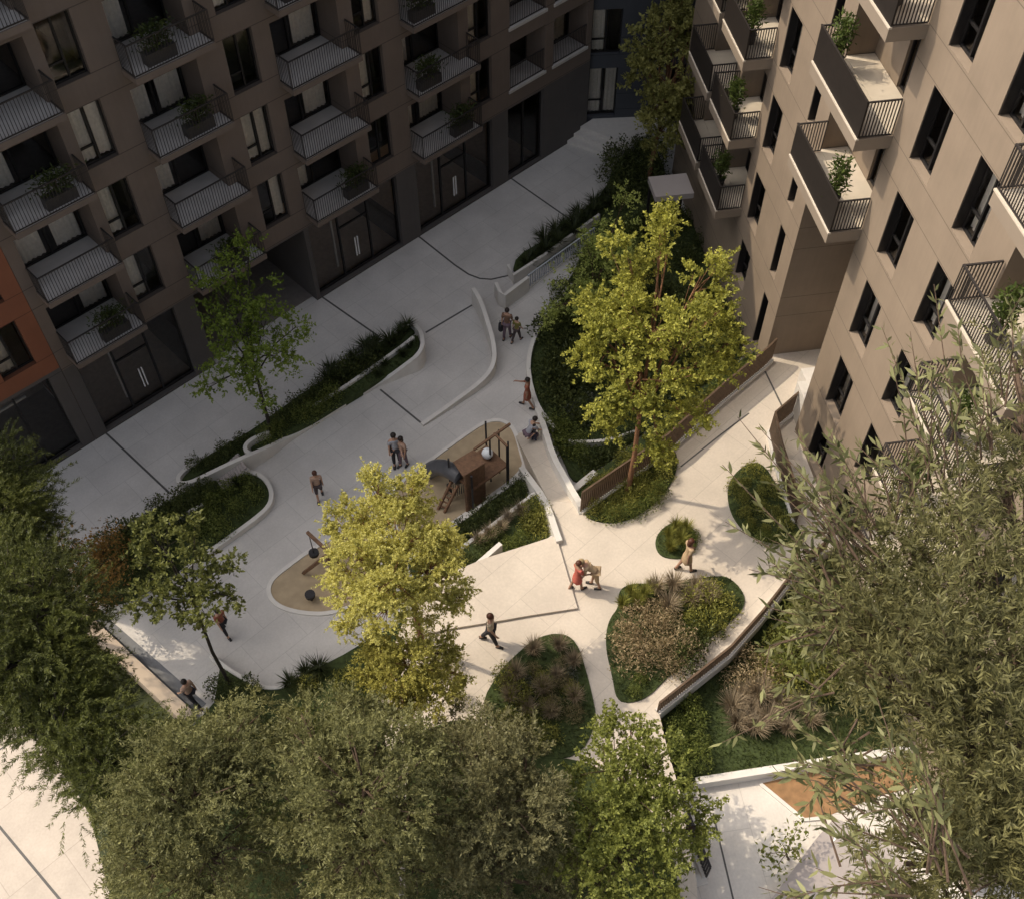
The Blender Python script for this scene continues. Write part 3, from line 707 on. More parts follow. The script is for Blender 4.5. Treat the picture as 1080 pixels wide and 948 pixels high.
# ------------------------------------------------------------------ guards and steps
def guard(name, pts, z, h, label, kerb=.14, kw=.2, mat=M_bronze, step=.085, lean=0):
    P = [g(x, y, z) for x, y in pts]; o0 = P[0]; t = empty(name, tuple(o0)); tag(t, label, 'railing')
    wallpath('kerb', P, kw, z-.3, z+kerb, M_kerb, t, o0)
    L = [Vector(p)-Vector(o0)+Vector((0,0,kerb)) for p in P]
    m = MB(); rail = MB()
    for a, b in zip(L[:-1], L[1:]):
        n = max(1, int((b-a).length/step)); u = Vector((0,0,1)); d = (b-a).normalized()
        for i in range(n+1):
            p = a.lerp(b, i/n); m.bar(p+u*.001, p+u*h, .035, .05, up=d)
        rail.bar(a+u*(h+.02), b+u*(h+.02), .06, .04); rail.bar(a+u*.08, b+u*.08, .03, .03)
    m.build('slat_screen', mat, t); rail.build('handrail', mat, t); return t
guard('guard_railing', [(612.5,541),(640,522),(700,481),(760,426),(804,390),(813,381)], ZC, 1.0, 'long bronze slatted guard on a white kerb between the sunny court and the shaded garden')
guard('guard_railing', [(842,431),(811,458),(818,490),(838,553)], ZC, 1.0, 'bent bronze slatted guard on a white kerb near the foot of the tan block')
guard('guard_railing', [(693,752),(767,693),(800,656),(838,607),(870,580)], ZC-.02, .55, 'bronze slatted guard along the lower edge of the sunny court above the grassy slope')
guard('patio_fence', [(721,868),(744,926)], 1.17, .8, 'short pale kerb with dark slatted fence at the left edge of the lower patio', mat=M_frame)
guard('glass_guard', [(557,304),(590,280),(626,254)], 0, .62, 'pale grey barred balustrade behind the walkers on the plaza', .05, .1, simple('pale_rail', (.42,.44,.47), .4), .13)
wallz([(523,298,.75),(527,307,.75),(532,311,.75),(557,292,.75)], -.1, .14, 'white L shaped parapet beside the adult and child on the plaza', it=0)
wallz([(536,279,.5),(541,290,.5),(575,268,.5),(632,226,.5)], -.1, .12, 'grey retaining wall of the dark grass planter on the upper plaza', it=0)
sf = empty('garden_steps', tuple(g(226, 507, 0))); tag(sf, 'short open flight of pale slatted steps against the long planter wall', 'steps')
a, b = Vector(g(226,507,0)), Vector(g(257,491,0)); m = MB(); d = (b-a); nrm = Vector((-d.y, d.x, 0)).normalized()
for i in range(11):
    p = d*(i/11); zt = .08+.05*i; q = nrm*.12
    m.bar(p+q+Vector((0,0,zt)), p-nrm*.75+q+Vector((0,0,zt)), .10, .05)
m.build('tread', M_grey, sf)
s_ = MB().bar(Vector((0,0,.02))+nrm*.14, d+Vector((0,0,.5))+nrm*.14, .05, .12).bar(Vector((0,0,.02))-nrm*.62, d+Vector((0,0,.5))-nrm*.62, .05, .12); s_.build('stringer', M_kerb, sf)

# ------------------------------------------------------------------ trees
def leaf_cloud(centres, n_per, cr, L, W, updir=.2, droop=0., flat=.75):
    C = np.repeat(centres, n_per, 0)
    P = C+RNG.normal(0, 1, C.shape)*np.array([cr, cr, cr*flat])
    return leaves(len(P), lambda n: P, L, W, updir, .4, droop)
def spray_cloud(C, out, twigs, per, tl, L, W, bias=(0,0,.25), spread=.8, open_=.75, outw=.8):
    """leafy twigs: every cluster carries a few twigs, leaves set along each"""
    n = len(C)*twigs; c = np.repeat(C, twigs, 0); o = np.repeat(out, twigs, 0)
    ax = o*outw+RNG.normal(0, spread*.6, (n, 3))+np.array(bias); ax /= np.linalg.norm(ax, axis=1)[:, None]
    st = c+RNG.normal(0, tl*.35, (n, 3)); ln = tl*RNG.uniform(.6, 1.3, n)
    m = n*per; u = RNG.uniform(.08, 1, m); A = np.repeat(ax, per, 0); P = np.repeat(st, per, 0)+A*(u*np.repeat(ln, per))[:, None]
    P[:, 2] -= (u**2)*.12*np.repeat(ln, per)
    q = RNG.normal(0, 1, (m, 3)); q -= A*(q*A).sum(1)[:, None]; q /= np.linalg.norm(q, axis=1)[:, None]
    d = A*(1-open_*.6)+q*open_+np.array([0, 0, .12]); d /= np.linalg.norm(d, axis=1)[:, None]
    r = np.cross(d, RNG.normal(0, .6, (m, 3))+np.array([0, 0, 1.])); r /= np.maximum(1e-6, np.linalg.norm(r, axis=1))[:, None]; nn = np.cross(r, d)
    Ls = L*RNG.uniform(.6, 1.3, m)[:, None]; Ws = W*RNG.uniform(.7, 1.25, m)[:, None]
    V = np.stack([P, P+d*Ls*.42+r*Ws/2+nn*Ws*.1, P+d*Ls, P+d*Ls*.42-r*Ws/2+nn*Ws*.1], 1).reshape(-1, 3)
    return V, np.arange(4*m).reshape(m, 4)
def tree(name, label, base, lobes, mat, bark, zc=None, ctr=None, trunk_r=.11, dens=10, n_per=26, cr=.28, L=.13, W=.06, updir=.2, droop=0., group=None, cat='tree', lean=(0,0), shell=.55, forks=True, limb_n=26, spray=None, dome=0., lscale=1.):
    """lobes: (px, py, radius in px, depth offset in m); the crown's depth is that of its first lobe over the base"""
    base = np.asarray(base, float)
    l0 = ctr or lobes[0]
    if zc is None: zc = above((base[0]+lean[0], base[1]+lean[1], 0), l0[0], l0[1])
    c0 = g(l0[0], l0[1], zc); D = np.linalg.norm(c0-CAM)
    t = empty(name, tuple(base)); tag(t, label, cat, group)
    cents, cl_all, tw = [], [], []
    far = max(math.hypot(x-l0[0], y-l0[1]) for x, y, _, _ in lobes)+1e-6
    for (x, y, rp, dd) in lobes:
        dd += dome*(math.hypot(x-l0[0], y-l0[1])/far)**2; rp = rp*lscale
        r = ray(x, y); r = r/np.linalg.norm(r); c = CAM+r*(D+dd); rad = rp/F*D
        n = max(4, int(dens*(rad**2)*2.2))
        v = RNG.normal(0, 1, (n, 3)); v /= np.linalg.norm(v, axis=1)[:, None]; u = RNG.uniform(0, 1, n)**shell
        p = c+v*(u*rad)[:, None]; cents.append(np.concatenate([p, v*.5+(p-c)/max(rad,.1)*.5], 1)); cl_all.append((c, rad, p))
    C = np.concatenate(cents); C = C[C[:, 2] > base[2]+.25]; O_ = C[:, 3:]; C = C[:, :3]
    if spray: V, Fq = spray_cloud(C-base, O_, L=L, W=W, **spray)
    else: V, Fq = leaf_cloud(C-base, n_per, cr, L, W, updir, droop)
    link('crown', fast_mesh('crown', V, Fq, 4, mat), t)
    m = MB(); top = np.mean([c for c, _, _ in cl_all], 0); 
    low = min(c[2]-r for c, r, _ in cl_all); hb = base[2]+max(.35, (low-base[2])*.85) if forks else base[2]+.3
    fork = base*.62+top*.38; fork[2] = min(max(hb, base[2]+.3), top[2]-.2)
    B = Vector((0,0,0)); Fk = Vector((fork-base).tolist()); Tp = Vector((top-base).tolist())
    mid = B.lerp(Fk, .5)+Vector((RNG.normal(0,.06), RNG.normal(0,.06), 0))
    m.tube([B-Vector((0,0,.05)), B.lerp(mid,.15), mid, Fk, Fk.lerp(Tp,.5), Tp], [trunk_r*1.35, trunk_r, trunk_r*.85, trunk_r*.7, trunk_r*.45, trunk_r*.15], 8)
    for c, r, p in cl_all:
        e = Vector((c-base).tolist()); s0 = Fk.lerp(Tp, RNG.uniform(0, .55)) if RNG.random() < .7 else Fk
        k = s0.lerp(e, .5)+Vector((0, 0, .12*(e-s0).length))
        m.tube([s0, k, e], [trunk_r*.5, trunk_r*.36, trunk_r*.18], 5)
        for q in p[:limb_n]:
            f = Vector((q-base).tolist()); s1 = k.lerp(e, RNG.uniform(0, 1)); 
            m.tube([s1, s1.lerp(f,.55)+Vector((0,0,.06)), f], [trunk_r*.16, trunk_r*.11, trunk_r*.05], 4)
    m.build('trunk', bark, t, smooth=True)
    return t
ML = {}
ML['yellow'] = leaf_mat('golden_leaves', [(.30,.275,.035), (.60,.55,.09), (.76,.70,.17), (.86,.81,.30)], .52)
ML['lime'] = leaf_mat('lime_leaves', [(.07,.09,.012), (.25,.255,.028), (.47,.45,.06), (.63,.60,.12)], .42)
ML['birch'] = leaf_mat('birch_leaves', [(.06,.10,.014), (.15,.22,.03), (.26,.33,.05)], .45)
ML['fresh'] = leaf_mat('fresh_green_leaves', [(.05,.07,.011), (.135,.165,.024), (.25,.28,.045), (.36,.38,.09)], .42)
ML['olive'] = leaf_mat('olive_leaves', [(.038,.043,.011), (.105,.110,.029), (.185,.185,.056), (.29,.282,.11)], .33)
ML['willow'] = leaf_mat('willow_olive_leaves', [(.036,.036,.011), (.105,.10,.030), (.18,.17,.055), (.28,.262,.105)], .34)
ML['conifer'] = leaf_mat('conifer_fronds', [(.006,.013,.004), (.016,.030,.007), (.045,.066,.012), (.16,.175,.034)], .2)
ML['dark'] = leaf_mat('dark_leaves', [(.045,.055,.013), (.115,.13,.028), (.22,.23,.06)], .38)
ML['rust'] = leaf_mat('rust_leaves', [(.13,.075,.022), (.30,.165,.04), (.44,.26,.07)], .4)
ML['tall'] = leaf_mat('grey_green_leaves', [(.13,.13,.032), (.30,.29,.075), (.48,.46,.15)], .45)

tree('golden_tree', 'bright yellow tree standing between the sand pits and the sunny court', g(452,712,.3),
     [(418,570,46,0),(382,548,36,.5),(432,525,34,.3),(398,518,24,-.2),(460,560,30,.4),(376,590,34,-.4),(412,612,40,-.5),(455,598,32,0),(372,632,28,-.3),(404,646,26,-.6),(440,636,24,.3),(355,552,16,.2),(478,612,13,.3),(352,607,11,0),(480,566,14,.2),(470,635,12,.4),(362,660,12,-.5),(488,630,8,.3)],
     ML['yellow'], M_bark_red, trunk_r=.10, dens=17, L=.058, W=.034, shell=.5, lscale=.86, dome=.8, spray=dict(twigs=20, per=26, tl=.27, bias=(0,0,.25), spread=.9, open_=.8, outw=.7))
tree('golden_tree', 'lower golden green tree in front of the yellow tree, its foot among the olives', g(440,800,.25),
     [(432,700,34,0),(405,690,24,.3),(462,688,24,.2),(420,730,28,-.3),(455,728,26,-.2),(395,715,20,0),(480,708,14,.1)],
     leaf_mat('ochre_leaves', [(.13,.12,.017), (.31,.285,.04), (.48,.44,.08), (.62,.57,.15)], .42), M_bark_red, trunk_r=.08, dens=20, L=.058, W=.034, shell=.5, dome=.8, lscale=.95, spray=dict(twigs=18, per=26, tl=.27, bias=(0,0,.25), spread=.9, open_=.8, outw=.7))
tree('lime_tree', 'tall lime yellow tree rising from the edge of the sunny court by the slatted guard', g(662,518,ZC+.05),
     [(690,345,55,0),(650,330,38,.3),(665,275,34,.5),(705,262,30,.6),(740,290,34,.4),(735,345,40,0),(640,370,30,-.2),(675,395,36,-.5),(715,400,36,-.3),(755,330,24,.2),(628,350,16,0),(618,378,13,-.2),(760,385,20,0),(700,240,18,.6),(688,430,24,-.6),(650,425,15,-.7),(638,445,10,-.8),(655,300,22,.3),(770,362,12,.2),(725,438,16,-.4),(695,470,9,-.8),(622,325,10,.2)],
     ML['lime'], M_bark_red, lean=(.4,.6), trunk_r=.095, dens=4.6, L=.092, W=.056, shell=.42, lscale=.79, dome=1.4, spray=dict(twigs=17, per=26, tl=.44, bias=(0,0,.25), spread=1., open_=.85, outw=.8))
tree('birch_tree', 'light green birch in the long planter near the middle of the plaza', g(286,455,.2),
     [(255,350,34,0),(240,315,26,.2),(268,305,24,.3),(225,340,18,0),(280,340,24,0),(250,385,28,-.3),(290,375,20,-.1),(222,290,13,.2),(245,280,14,.3),(275,410,18,-.4),(302,372,12,0),(230,375,14,-.3),(222,408,10,-.3),(312,345,7,0),(262,265,8,.3)],
     ML['birch'], M_bark_dark, trunk_r=.07, dens=7, L=.115, W=.062, shell=.6, spray=dict(twigs=7, per=14, tl=.42, bias=(0,0,-.1), spread=.9, open_=.8, outw=.9))
tree('small_tree', 'small dark leaved tree with a bare slanting trunk on the lower left of the plaza', g(243,722,.1),
     [(195,600,34,0),(170,575,26,.2),(205,570,20,.2),(222,615,22,0),(160,610,20,0),(185,635,24,-.3),(232,600,15,.1),(215,645,14,-.3),(158,560,12,.2),(240,628,9,0),(150,635,9,-.2)],
     ML['dark'], M_bark_dark, trunk_r=.06, dens=7.5, L=.11, W=.068, shell=.5, spray=dict(twigs=8, per=14, tl=.32, bias=(0,0,.2), spread=1., open_=.85, outw=.8))
tree('tall_tree', 'tall dull green tree before the dark end block beside the far balconies', g(684,192,.1),
     [(705,85,36,0),(695,50,30,.3),(712,25,26,.4),(690,115,24,-.2),(722,115,24,0),(680,75,15,.2),(735,85,14,.2),(715,5,18,.5),(705,145,16,-.4),(725,50,16,.3),(735,20,10,.3),(708,-25,16,.5)],
     ML['tall'], M_bark_red, trunk_r=.11, dens=6, L=.16, W=.09, shell=.42, dome=1.5, spray=dict(twigs=9, per=16, tl=.45, bias=(0,0,.2), spread=1., open_=.85, outw=.8))
tree('young_tree', 'loose airy green sapling left of the tall lime yellow tree', g(628,330,.12),
     [(622,268,20,0),(645,262,22,0),(605,300,18,-.2),(632,300,24,-.2),(655,290,18,0),(650,235,13,.3),(590,325,12,-.4),(615,330,16,-.4),(575,335,6,-.4),(660,205,10,.4)],
     leaf_mat('sapling_leaves', [(.14,.20,.035), (.34,.42,.075), (.55,.60,.13), (.66,.70,.21)], .5), M_bark, trunk_r=.05, dens=11, L=.11, W=.055, shell=.7, lscale=.95, spray=dict(twigs=7, per=14, tl=.45, bias=(0,0,.2), spread=1., open_=.85, outw=.8))
tree('rust_tree', 'small rust brown tree between the conifers and the left shrub bed', g(100,655,-.3),
     [(95,600,28,0),(110,580,18,.2),(80,580,18,.1),(112,618,16,-.1),(92,632,15,-.3)],
     ML['rust'], M_bark, trunk_r=.06, dens=14, n_per=34, cr=.18, L=.11, W=.06, lscale=1.2)
cf = dict(bark=M_bark_dark, mat=ML['conifer'], dens=16, L=.105, W=.017, shell=.42, spray=dict(twigs=7, per=66, tl=.62, bias=(0,0,-.1), spread=.5, open_=.62, outw=1.1))
tree('conifer', 'dark feathery conifer at the left edge beside the lobby glass', g(-10,660,-.45), [(-5,540,45,0),(25,520,28,.3),(20,555,30,0),(30,580,34,0),(0,490,24,.6),(-40,530,50,.3),(35,545,14,.1)], trunk_r=.15, zc=7.0, **cf)
tree('conifer', 'largest dark feathery conifer in the middle of the left street trees', g(40,770,-.45), [(40,650,55,0),(15,610,40,.4),(70,690,40,-.3),(50,600,24,.5),(80,650,24,0),(20,700,44,-.4),(-30,650,50,.2),(72,715,22,-.4),(50,745,36,-.3),(20,740,34,-.4),(92,640,16,0)], trunk_r=.16, zc=7.0, **cf)
tree('conifer', 'lowest dark feathery conifer hanging over the street paving', g(140,900,-.45), [(110,785,38,0),(75,745,28,.3),(138,785,24,.2),(90,790,26,-.2),(120,815,32,-.4),(150,800,18,.4),(95,840,18,-.6),(165,790,28,0),(100,752,22,.2),(60,760,30,0),(178,790,18,.2)], trunk_r=.15, zc=6.0, **cf)
ol = dict(bark=M_bark, mat=ML['olive'], dens=15, L=.095, W=.028, shell=.4, dome=3.2, lscale=1.0, spray=dict(twigs=14, per=20, tl=.40, bias=(0,0,.3), spread=.75, open_=.7, outw=.8))
tree('olive_tree', 'grey green olive at the bottom left whose crown overlaps the street paving', g(200,990,-.2), [(205,835,62,0),(155,845,44,.0),(232,785,44,.0),(185,790,36,.0),(232,890,50,0),(165,905,45,0),(118,880,22,0),(200,945,50,0),(130,925,24,0),(255,830,34,0),(262,752,20,.2)], trunk_r=.17, zc=7.2, **ol)
tree('olive_tree', 'widest grey green olive in the middle of the bottom edge', g(380,1000,.25), [(385,830,70,0),(335,795,44,0),(420,785,44,0),(370,762,36,0),(328,855,46,0),(435,850,46,0),(385,900,62,0),(330,920,44,0),(318,752,20,.2),(405,745,22,.2),(440,915,40,0),(300,790,18,.3)], trunk_r=.18, zc=7.8, **ol)
tree('olive_tree', 'browner olive right of the widest olive, shading the grass bed', g(540,950,ZC), [(530,840,52,0),(498,800,36,0),(555,805,34,0),(490,870,42,0),(565,865,40,0),(530,915,48,0),(478,760,20,.3),(585,905,28,0),(515,770,22,.2),(580,940,30,0),(485,925,30,0)], trunk_r=.15, zc=6.6,
     **{**ol, 'mat': leaf_mat('brown_olive_leaves', [(.045,.045,.014), (.125,.115,.038), (.205,.19,.072), (.30,.28,.13)], .33)})
tree('green_tree', 'fresh bright green tree at the bottom centre beside the patio fence', g(670,930,ZC-.6), [(670,840,46,0),(640,810,34,.2),(690,800,32,.2),(630,860,40,-.2),(700,860,36,-.2),(650,905,46,-.5),(700,905,32,-.5),(610,895,34,-.3),(640,770,20,.4),(665,765,18,.4),(725,840,16,0),(600,840,18,.2),(735,870,10,0),(620,935,30,-.5),(690,940,26,-.6)],
     ML['fresh'], M_bark, zc=5.6, trunk_r=.1, dens=9, L=.085, W=.052, shell=.5, dome=1.6, spray=dict(twigs=12, per=20, tl=.4, bias=(0,0,.3), spread=.9, open_=.8, outw=.8))
tree('young_tree', 'little fresh green sapling on the lower patio in front of the gravel', g(832,905,1.2), [(825,890,14,0),(810,900,11,.1),(840,875,10,.1),(820,912,9,0),(838,895,10,0)], ML['fresh'], M_bark, zc=2.2, trunk_r=.03, dens=10, n_per=14, cr=.13, L=.13, W=.075, cat='sapling')
tree('green_tree', 'yellow green bushy tree on the grassy slope under the big olive', g(880,715,1.5), [(850,680,36,0),(880,660,40,.2),(830,690,22,0),(900,690,34,-.2),(860,640,24,.3),(915,655,30,.2),(840,655,14,.2)],
     leaf_mat('slope_tree_leaves', [(.03,.045,.008), (.085,.11,.018), (.17,.18,.035), (.24,.25,.06)], .35), M_bark, zc=4.2, trunk_r=.09, dens=16, n_per=32, cr=.2, L=.15, W=.07)
# the big near tree at the lower right: a dense inner crown and long leafy twigs reaching out from it
big = tree('willow_leaved_tree', 'huge near willow leaved tree filling the lower right corner', (9.3, 3.2, -.5),
     [(985,700,70,0),(930,620,46,.6),(1030,600,66,.4),(1000,530,36,1.0),(1060,510,50,1.2),(905,560,26,.8),(960,580,34,.8),(905,690,34,.3),(1000,770,46,-.2),(1050,800,66,-.4),(1010,880,52,-.6),(1060,900,70,-.8),(955,910,34,-.4),(1070,690,60,0),(1075,440,26,1.4),(960,660,50,.2),(880,640,26,.6),(985,930,50,-.8),(1070,380,18,1.6)],
     ML['willow'], M_bark, zc=18.5, trunk_r=.2, dens=25, L=.125, W=.022, shell=.5, limb_n=8, dome=2.0, lscale=.98, spray=dict(twigs=6, per=28, tl=.6, bias=(0,0,.3), spread=.8, open_=.7, outw=.7))
cD = np.linalg.norm(g(985,700,18.5)-CAM)
tw = MB(); Vt, Ft = [], []; off = 0
def twig(p0, p1, dd=0., n=26, LL=.20):
    global off
    bo = np.array(big.location)
    def at(x, y, k): r = ray(x, y); return CAM+r/np.linalg.norm(r)*(cD+dd+k)-bo
    a, b = at(*p0, 0), at(*p1, RNG.uniform(-.3,.5)); mid = (a+b)/2+np.array([RNG.normal(0,.1), RNG.normal(0,.1), .14])
    pts = [a, a*.45+mid*.55, mid, mid*.45+b*.55, b]; tw.tube(pts, [.016,.012,.009,.007,.004], 5)
    pts = np.array(pts)
    for i in range(n):
        u = RNG.uniform(.12, 1)*4; k = min(3, int(u)); p = pts[k]+(pts[k+1]-pts[k])*(u-k); t = pts[k+1]-pts[k]; t = t/np.linalg.norm(t)
        d = t*.75+RNG.normal(0, .5, 3); d /= np.linalg.norm(d); r = np.cross(d, RNG.normal(0, 1, 3)); r /= np.linalg.norm(r); nn = np.cross(r, d)
        L = LL*RNG.uniform(.65, 1.2); w = L*.24
        q = [p, p+d*L*.3+r*w*.5+nn*.012, p+d*L*.65+r*w*.42, p+d*L, p+d*L*.65-r*w*.42, p+d*L*.3-r*w*.5+nn*.012]
        Vt.extend(q); Ft.append([off+j for j in range(6)]); off += 6
for a, b, dd, n in (((900,600),(778,440),.5,26), ((905,590),(800,450),.2,20), ((890,620),(762,490),.6,26), ((900,640),(765,550),.4,30), ((905,650),(790,600),.3,30), ((905,560),(838,455),.8,22), ((930,570),(875,455),.8,26), ((940,540),(905,470),1.,24), ((985,520),(930,345),1.2,26), ((1000,520),(960,350),1.1,26), ((1010,480),(985,300),1.2,24), ((1045,470),(1010,345),1.3,24), ((1060,430),(1065,320),1.4,22), ((950,540),(965,430),1.,24), ((880,680),(810,640),.3,22),
                 ((990,900),(925,735),-1.6,26), ((985,905),(880,800),-1.4,26), ((975,890),(835,800),-1.2,24), ((960,935),(865,870),-1.5,22), ((1000,930),(955,775),-1.6,22), ((940,960),(800,935),-1.6,22), ((960,960),(860,915),-1.4,22), ((930,820),(845,770),-.5,24), ((915,860),(815,815),-.6,26), ((880,730),(800,760),0.,22), ((920,790),(850,850),-.4,26), ((890,600),(845,520),.5,26), ((880,650),(838,585),.3,30), ((870,660),(800,690),.2,20)):
    twig(a, b, dd, n)
    for _ in range(3):
        j = lambda q, s: (q[0]+RNG.normal(0, s), q[1]+RNG.normal(0, s))
        twig(j(a, 18), j(((a[0]*.35+b[0]*.65), (a[1]*.35+b[1]*.65)), 22), dd, int(n*.7))
tw.build('twig', M_bark, big)
link('twig_leaves', fast_mesh('twig_leaves', np.array(Vt), np.array(Ft), 6, leaf_mat('twig_leaf_blades', [(.06,.066,.022), (.14,.145,.048), (.22,.222,.08), (.32,.315,.14)], .36)), big)

# ------------------------------------------------------------------ low planting
def blade_mesh(name, n, h, r, mat, w=.016, arch=.5, spread=.25):
    a = RNG.uniform(0, 2*math.pi, n); d = np.column_stack([np.cos(a), np.sin(a), np.zeros(n)]); s = np.column_stack([-np.sin(a), np.cos(a), np.zeros(n)])
    b = d*(RNG.uniform(0, 1, n)**.6*r*spread)[:, None]; hh = (h*RNG.uniform(.6, 1.1, n))[:, None]; ar = (RNG.uniform(.25, 1, n)*r*arch*2)[:, None]
    z = np.array([0, 0, 1.]); W = (w*RNG.uniform(.7, 1.3, n))[:, None]
    m1 = b+d*ar*.25+z*hh*.6; t = b+d*ar+z*hh*(1-.25*arch)
    V = np.stack([b-s*W*.5, b+s*W*.5, m1+s*W*.45, m1-s*W*.45, t], 1).reshape(-1, 3)
    o = np.arange(n)[:, None]*5
    Fq = np.concatenate([o+np.array([0,1,2]), o+np.array([0,2,3]), o+np.array([3,2,4])], 0); return fast_mesh(name, V, Fq, 3, mat)
def shrub_mesh(name, n, h, r, mat, L=.085, W=.045, updir=.5):
    def pos(m):
        v = RNG.normal(0, 1, (m, 3)); v /= np.linalg.norm(v, axis=1)[:, None]; v[:, 2] = np.abs(v[:, 2]); u = RNG.uniform(0, 1, m)**.3
        lump = 1+.22*np.sin(v[:, 0]*5+1)*np.sin(v[:, 1]*6)+.12*np.sin(v[:, 2]*9)
        return v*(u*lump)[:, None]*np.array([r, r, h*.92])+np.array([0, 0, h*.05])
    V, Fq = leaves(n, pos, L, W, updir); return fast_mesh(name, V, Fq, 4, mat)
PM = {}
def lm(k, cols, **kw): PM[k] = leaf_mat(k, cols, **kw); return PM[k]
lm('heather_leaves', [(.14,.105,.045), (.33,.245,.10), (.48,.36,.17), (.58,.45,.27)], nscale=.9)
lm('plum_grass_blades', [(.14,.105,.065), (.30,.225,.14), (.44,.345,.225), (.54,.44,.30)], nscale=.9)
lm('gold_green_leaves', [(.065,.078,.014), (.18,.195,.032), (.32,.325,.06), (.44,.42,.10)], nscale=.9)
lm('mid_green_leaves', [(.038,.064,.012), (.10,.14,.025), (.19,.23,.044), (.27,.30,.075)], nscale=.9)
lm('dark_green_leaves', [(.016,.027,.008), (.042,.062,.015), (.085,.108,.027), (.14,.16,.045)], nscale=.9)
lm('plum_leaves', [(.10,.068,.042), (.24,.165,.10), (.36,.26,.165), (.38,.33,.16)], nscale=1.2)
lm('grey_leaves', [(.05,.055,.045), (.11,.12,.095), (.18,.19,.15)], nscale=.9)
lm('lawn_blades', [(.022,.034,.007), (.05,.068,.014), (.085,.105,.024)], nscale=1.5, trans=.2)
lm('shade_grass_blades', [(.014,.022,.007), (.035,.05,.014), (.075,.09,.03)], nscale=1.5)
def shrubs(k, mat, h=.7, r=.55, n=520, L=.085, W=.045): return [shrub_mesh('shrub', int(n*1.25), 1.22*h*RNG.uniform(.85, 1.15), r, PM[mat], L, W) for _ in range(3)]
def grasses(mat, h=.75, r=.5, n=170, w=.018, arch=.5): return [blade_mesh('grass_clump', n, h*RNG.uniform(.85, 1.15), r, PM[mat], w, arch) for _ in range(3)]
HS = 1.25
KIND = {
 'heather': ('shrub', shrubs(0, 'heather_leaves', .8, .55, 620, .085, .035)),
 'plum': ('grass_clump', grasses('plum_grass_blades', .85, .55, 230, .02, .45)),
 'plumshrub': ('shrub', shrubs(0, 'plum_leaves', .75, .5, 640, .10, .03)),
 'gold': ('shrub', shrubs(0, 'gold_green_leaves', .6, .5, 560, .085, .04)),
 'goldgrass': ('grass_clump', grasses('gold_green_leaves', .75, .45, 200, .02, .4)),
 'mid': ('shrub', shrubs(0, 'mid_green_leaves', .7, .55, 560, .095, .05)),
 'dark': ('shrub', shrubs(0, 'dark_green_leaves', .75, .6, 560, .10, .055)),
 'grey': ('shrub', shrubs(0, 'grey_leaves', .5, .4, 380, .08, .03)),
 'spiky': ('grass_clump', grasses('shade_grass_blades', .8, .55, 150, .03, .6)),
}
def plant(kind, pts, z, label, group=None, s=(.8, 1.15), cat=None):
    nm, ms = KIND[kind]
    for (x, y) in pts:
        o = link(nm, ms[int(RNG.integers(0, 3))], None, (x, y, z-.02), RNG.uniform(0, 6.28)); k = RNG.uniform(*s); o.scale = (k, k, k*RNG.uniform(.9, 1.12))
        tag(o, label, cat or ('grass' if nm == 'grass_clump' else 'shrub'), group if group or len(pts) < 2 else label)
def area(poly, z, spacing):
    """evenly scattered spots inside an outline given in survey pixels"""
    P = px(poly, z); A = abs(sum(P[i][0]*P[(i+1) % len(P)][1]-P[(i+1) % len(P)][0]*P[i][1] for i in range(len(P))))/2
    out = []
    for _ in range(int(A/spacing**2*30)):
        q = sample(P, 1)
        if q and all((q[0][0]-a)**2+(q[0][1]-b)**2 > spacing**2 for a, b in out): out.append(q[0])
    return out
Z = ZC+.05
# large court bed
plant('goldgrass', area([(655,640),(660,622),(690,618),(690,632),(670,645)], Z, .34), Z, 'green gold grass tuft at the top left of the largest sunny bed', s=(.7,.95))
plant('heather', area([(658,662),(690,645),(718,660),(728,690),(705,712),(672,712),(660,690)], Z, .5), Z, 'rosy gold heather mound at the front of the largest sunny bed', s=(.7,1.1))
plant('plum', area([(690,622),(745,614),(752,630),(715,645),(692,640)], Z, .45), Z, 'mauve brown feathery grass at the back of the largest sunny bed', s=(.7,.95))
plant('gold', area([(715,642),(752,625),(765,640),(755,660),(728,664)], Z, .48), Z, 'olive gold shrub on the right of the largest sunny bed', s=(.8,1.1))
plant('dark', area([(725,670),(758,658),(745,680),(725,700),(716,702)], Z, .48), Z, 'dark green shrub at the lower right of the largest sunny bed', s=(.75,1.0))
plant('mid', area([(655,725),(680,715),(690,722),(665,735)], Z, .4), Z, 'small green plant at the front tip of the largest sunny bed', s=(.35,.5))
# grass bed, kerb bed, islet, well bed
plant('plum', area([(535,710),(560,686),(590,682),(606,690),(616,725),(618,755),(570,760),(535,740)], Z, .6), Z, 'plum brown feathery grass in the bed beside the bright green tree', s=(.6,.85))
plant('plumshrub', area([(538,716),(563,694),(590,692),(602,700),(610,728),(608,755),(570,760),(535,740)], Z, .55), Z, 'plum brown leafy shrub among the grasses of the bed by the bright green tree', s=(.5,.8))
plant('gold', area([(565,725),(590,705),(610,730),(605,755),(575,750)], Z, .75), Z, 'olive tinted shrub in the middle of the plum grass bed', s=(.6,.85))
plant('gold', area([(525,725),(540,700),(548,720),(560,760),(590,780),(560,790),(520,765)], Z, .6), Z, 'olive gold shrub at the left edge of the plum grass bed', s=(.7,.95))
plant('grey', [tuple(g(553,722,Z)[:2]), tuple(g(600,712,Z)[:2])], Z, 'pale grey green cushion among the plum brown grasses', s=(.7,.9))
plant('gold', area([(620,541),(650,520),(700,486),(712,482),(708,502),(690,524),(668,542),(645,547)], Z, .40), Z, 'yellow green low shrub round the foot of the tall lime tree', s=(.5,.8))
plant('mid', area([(640,546),(668,541),(690,524),(700,515),(690,528),(668,545)], Z, .36), Z, 'low mid green shrub on the outer rim of the lime tree bed', s=(.5,.7))
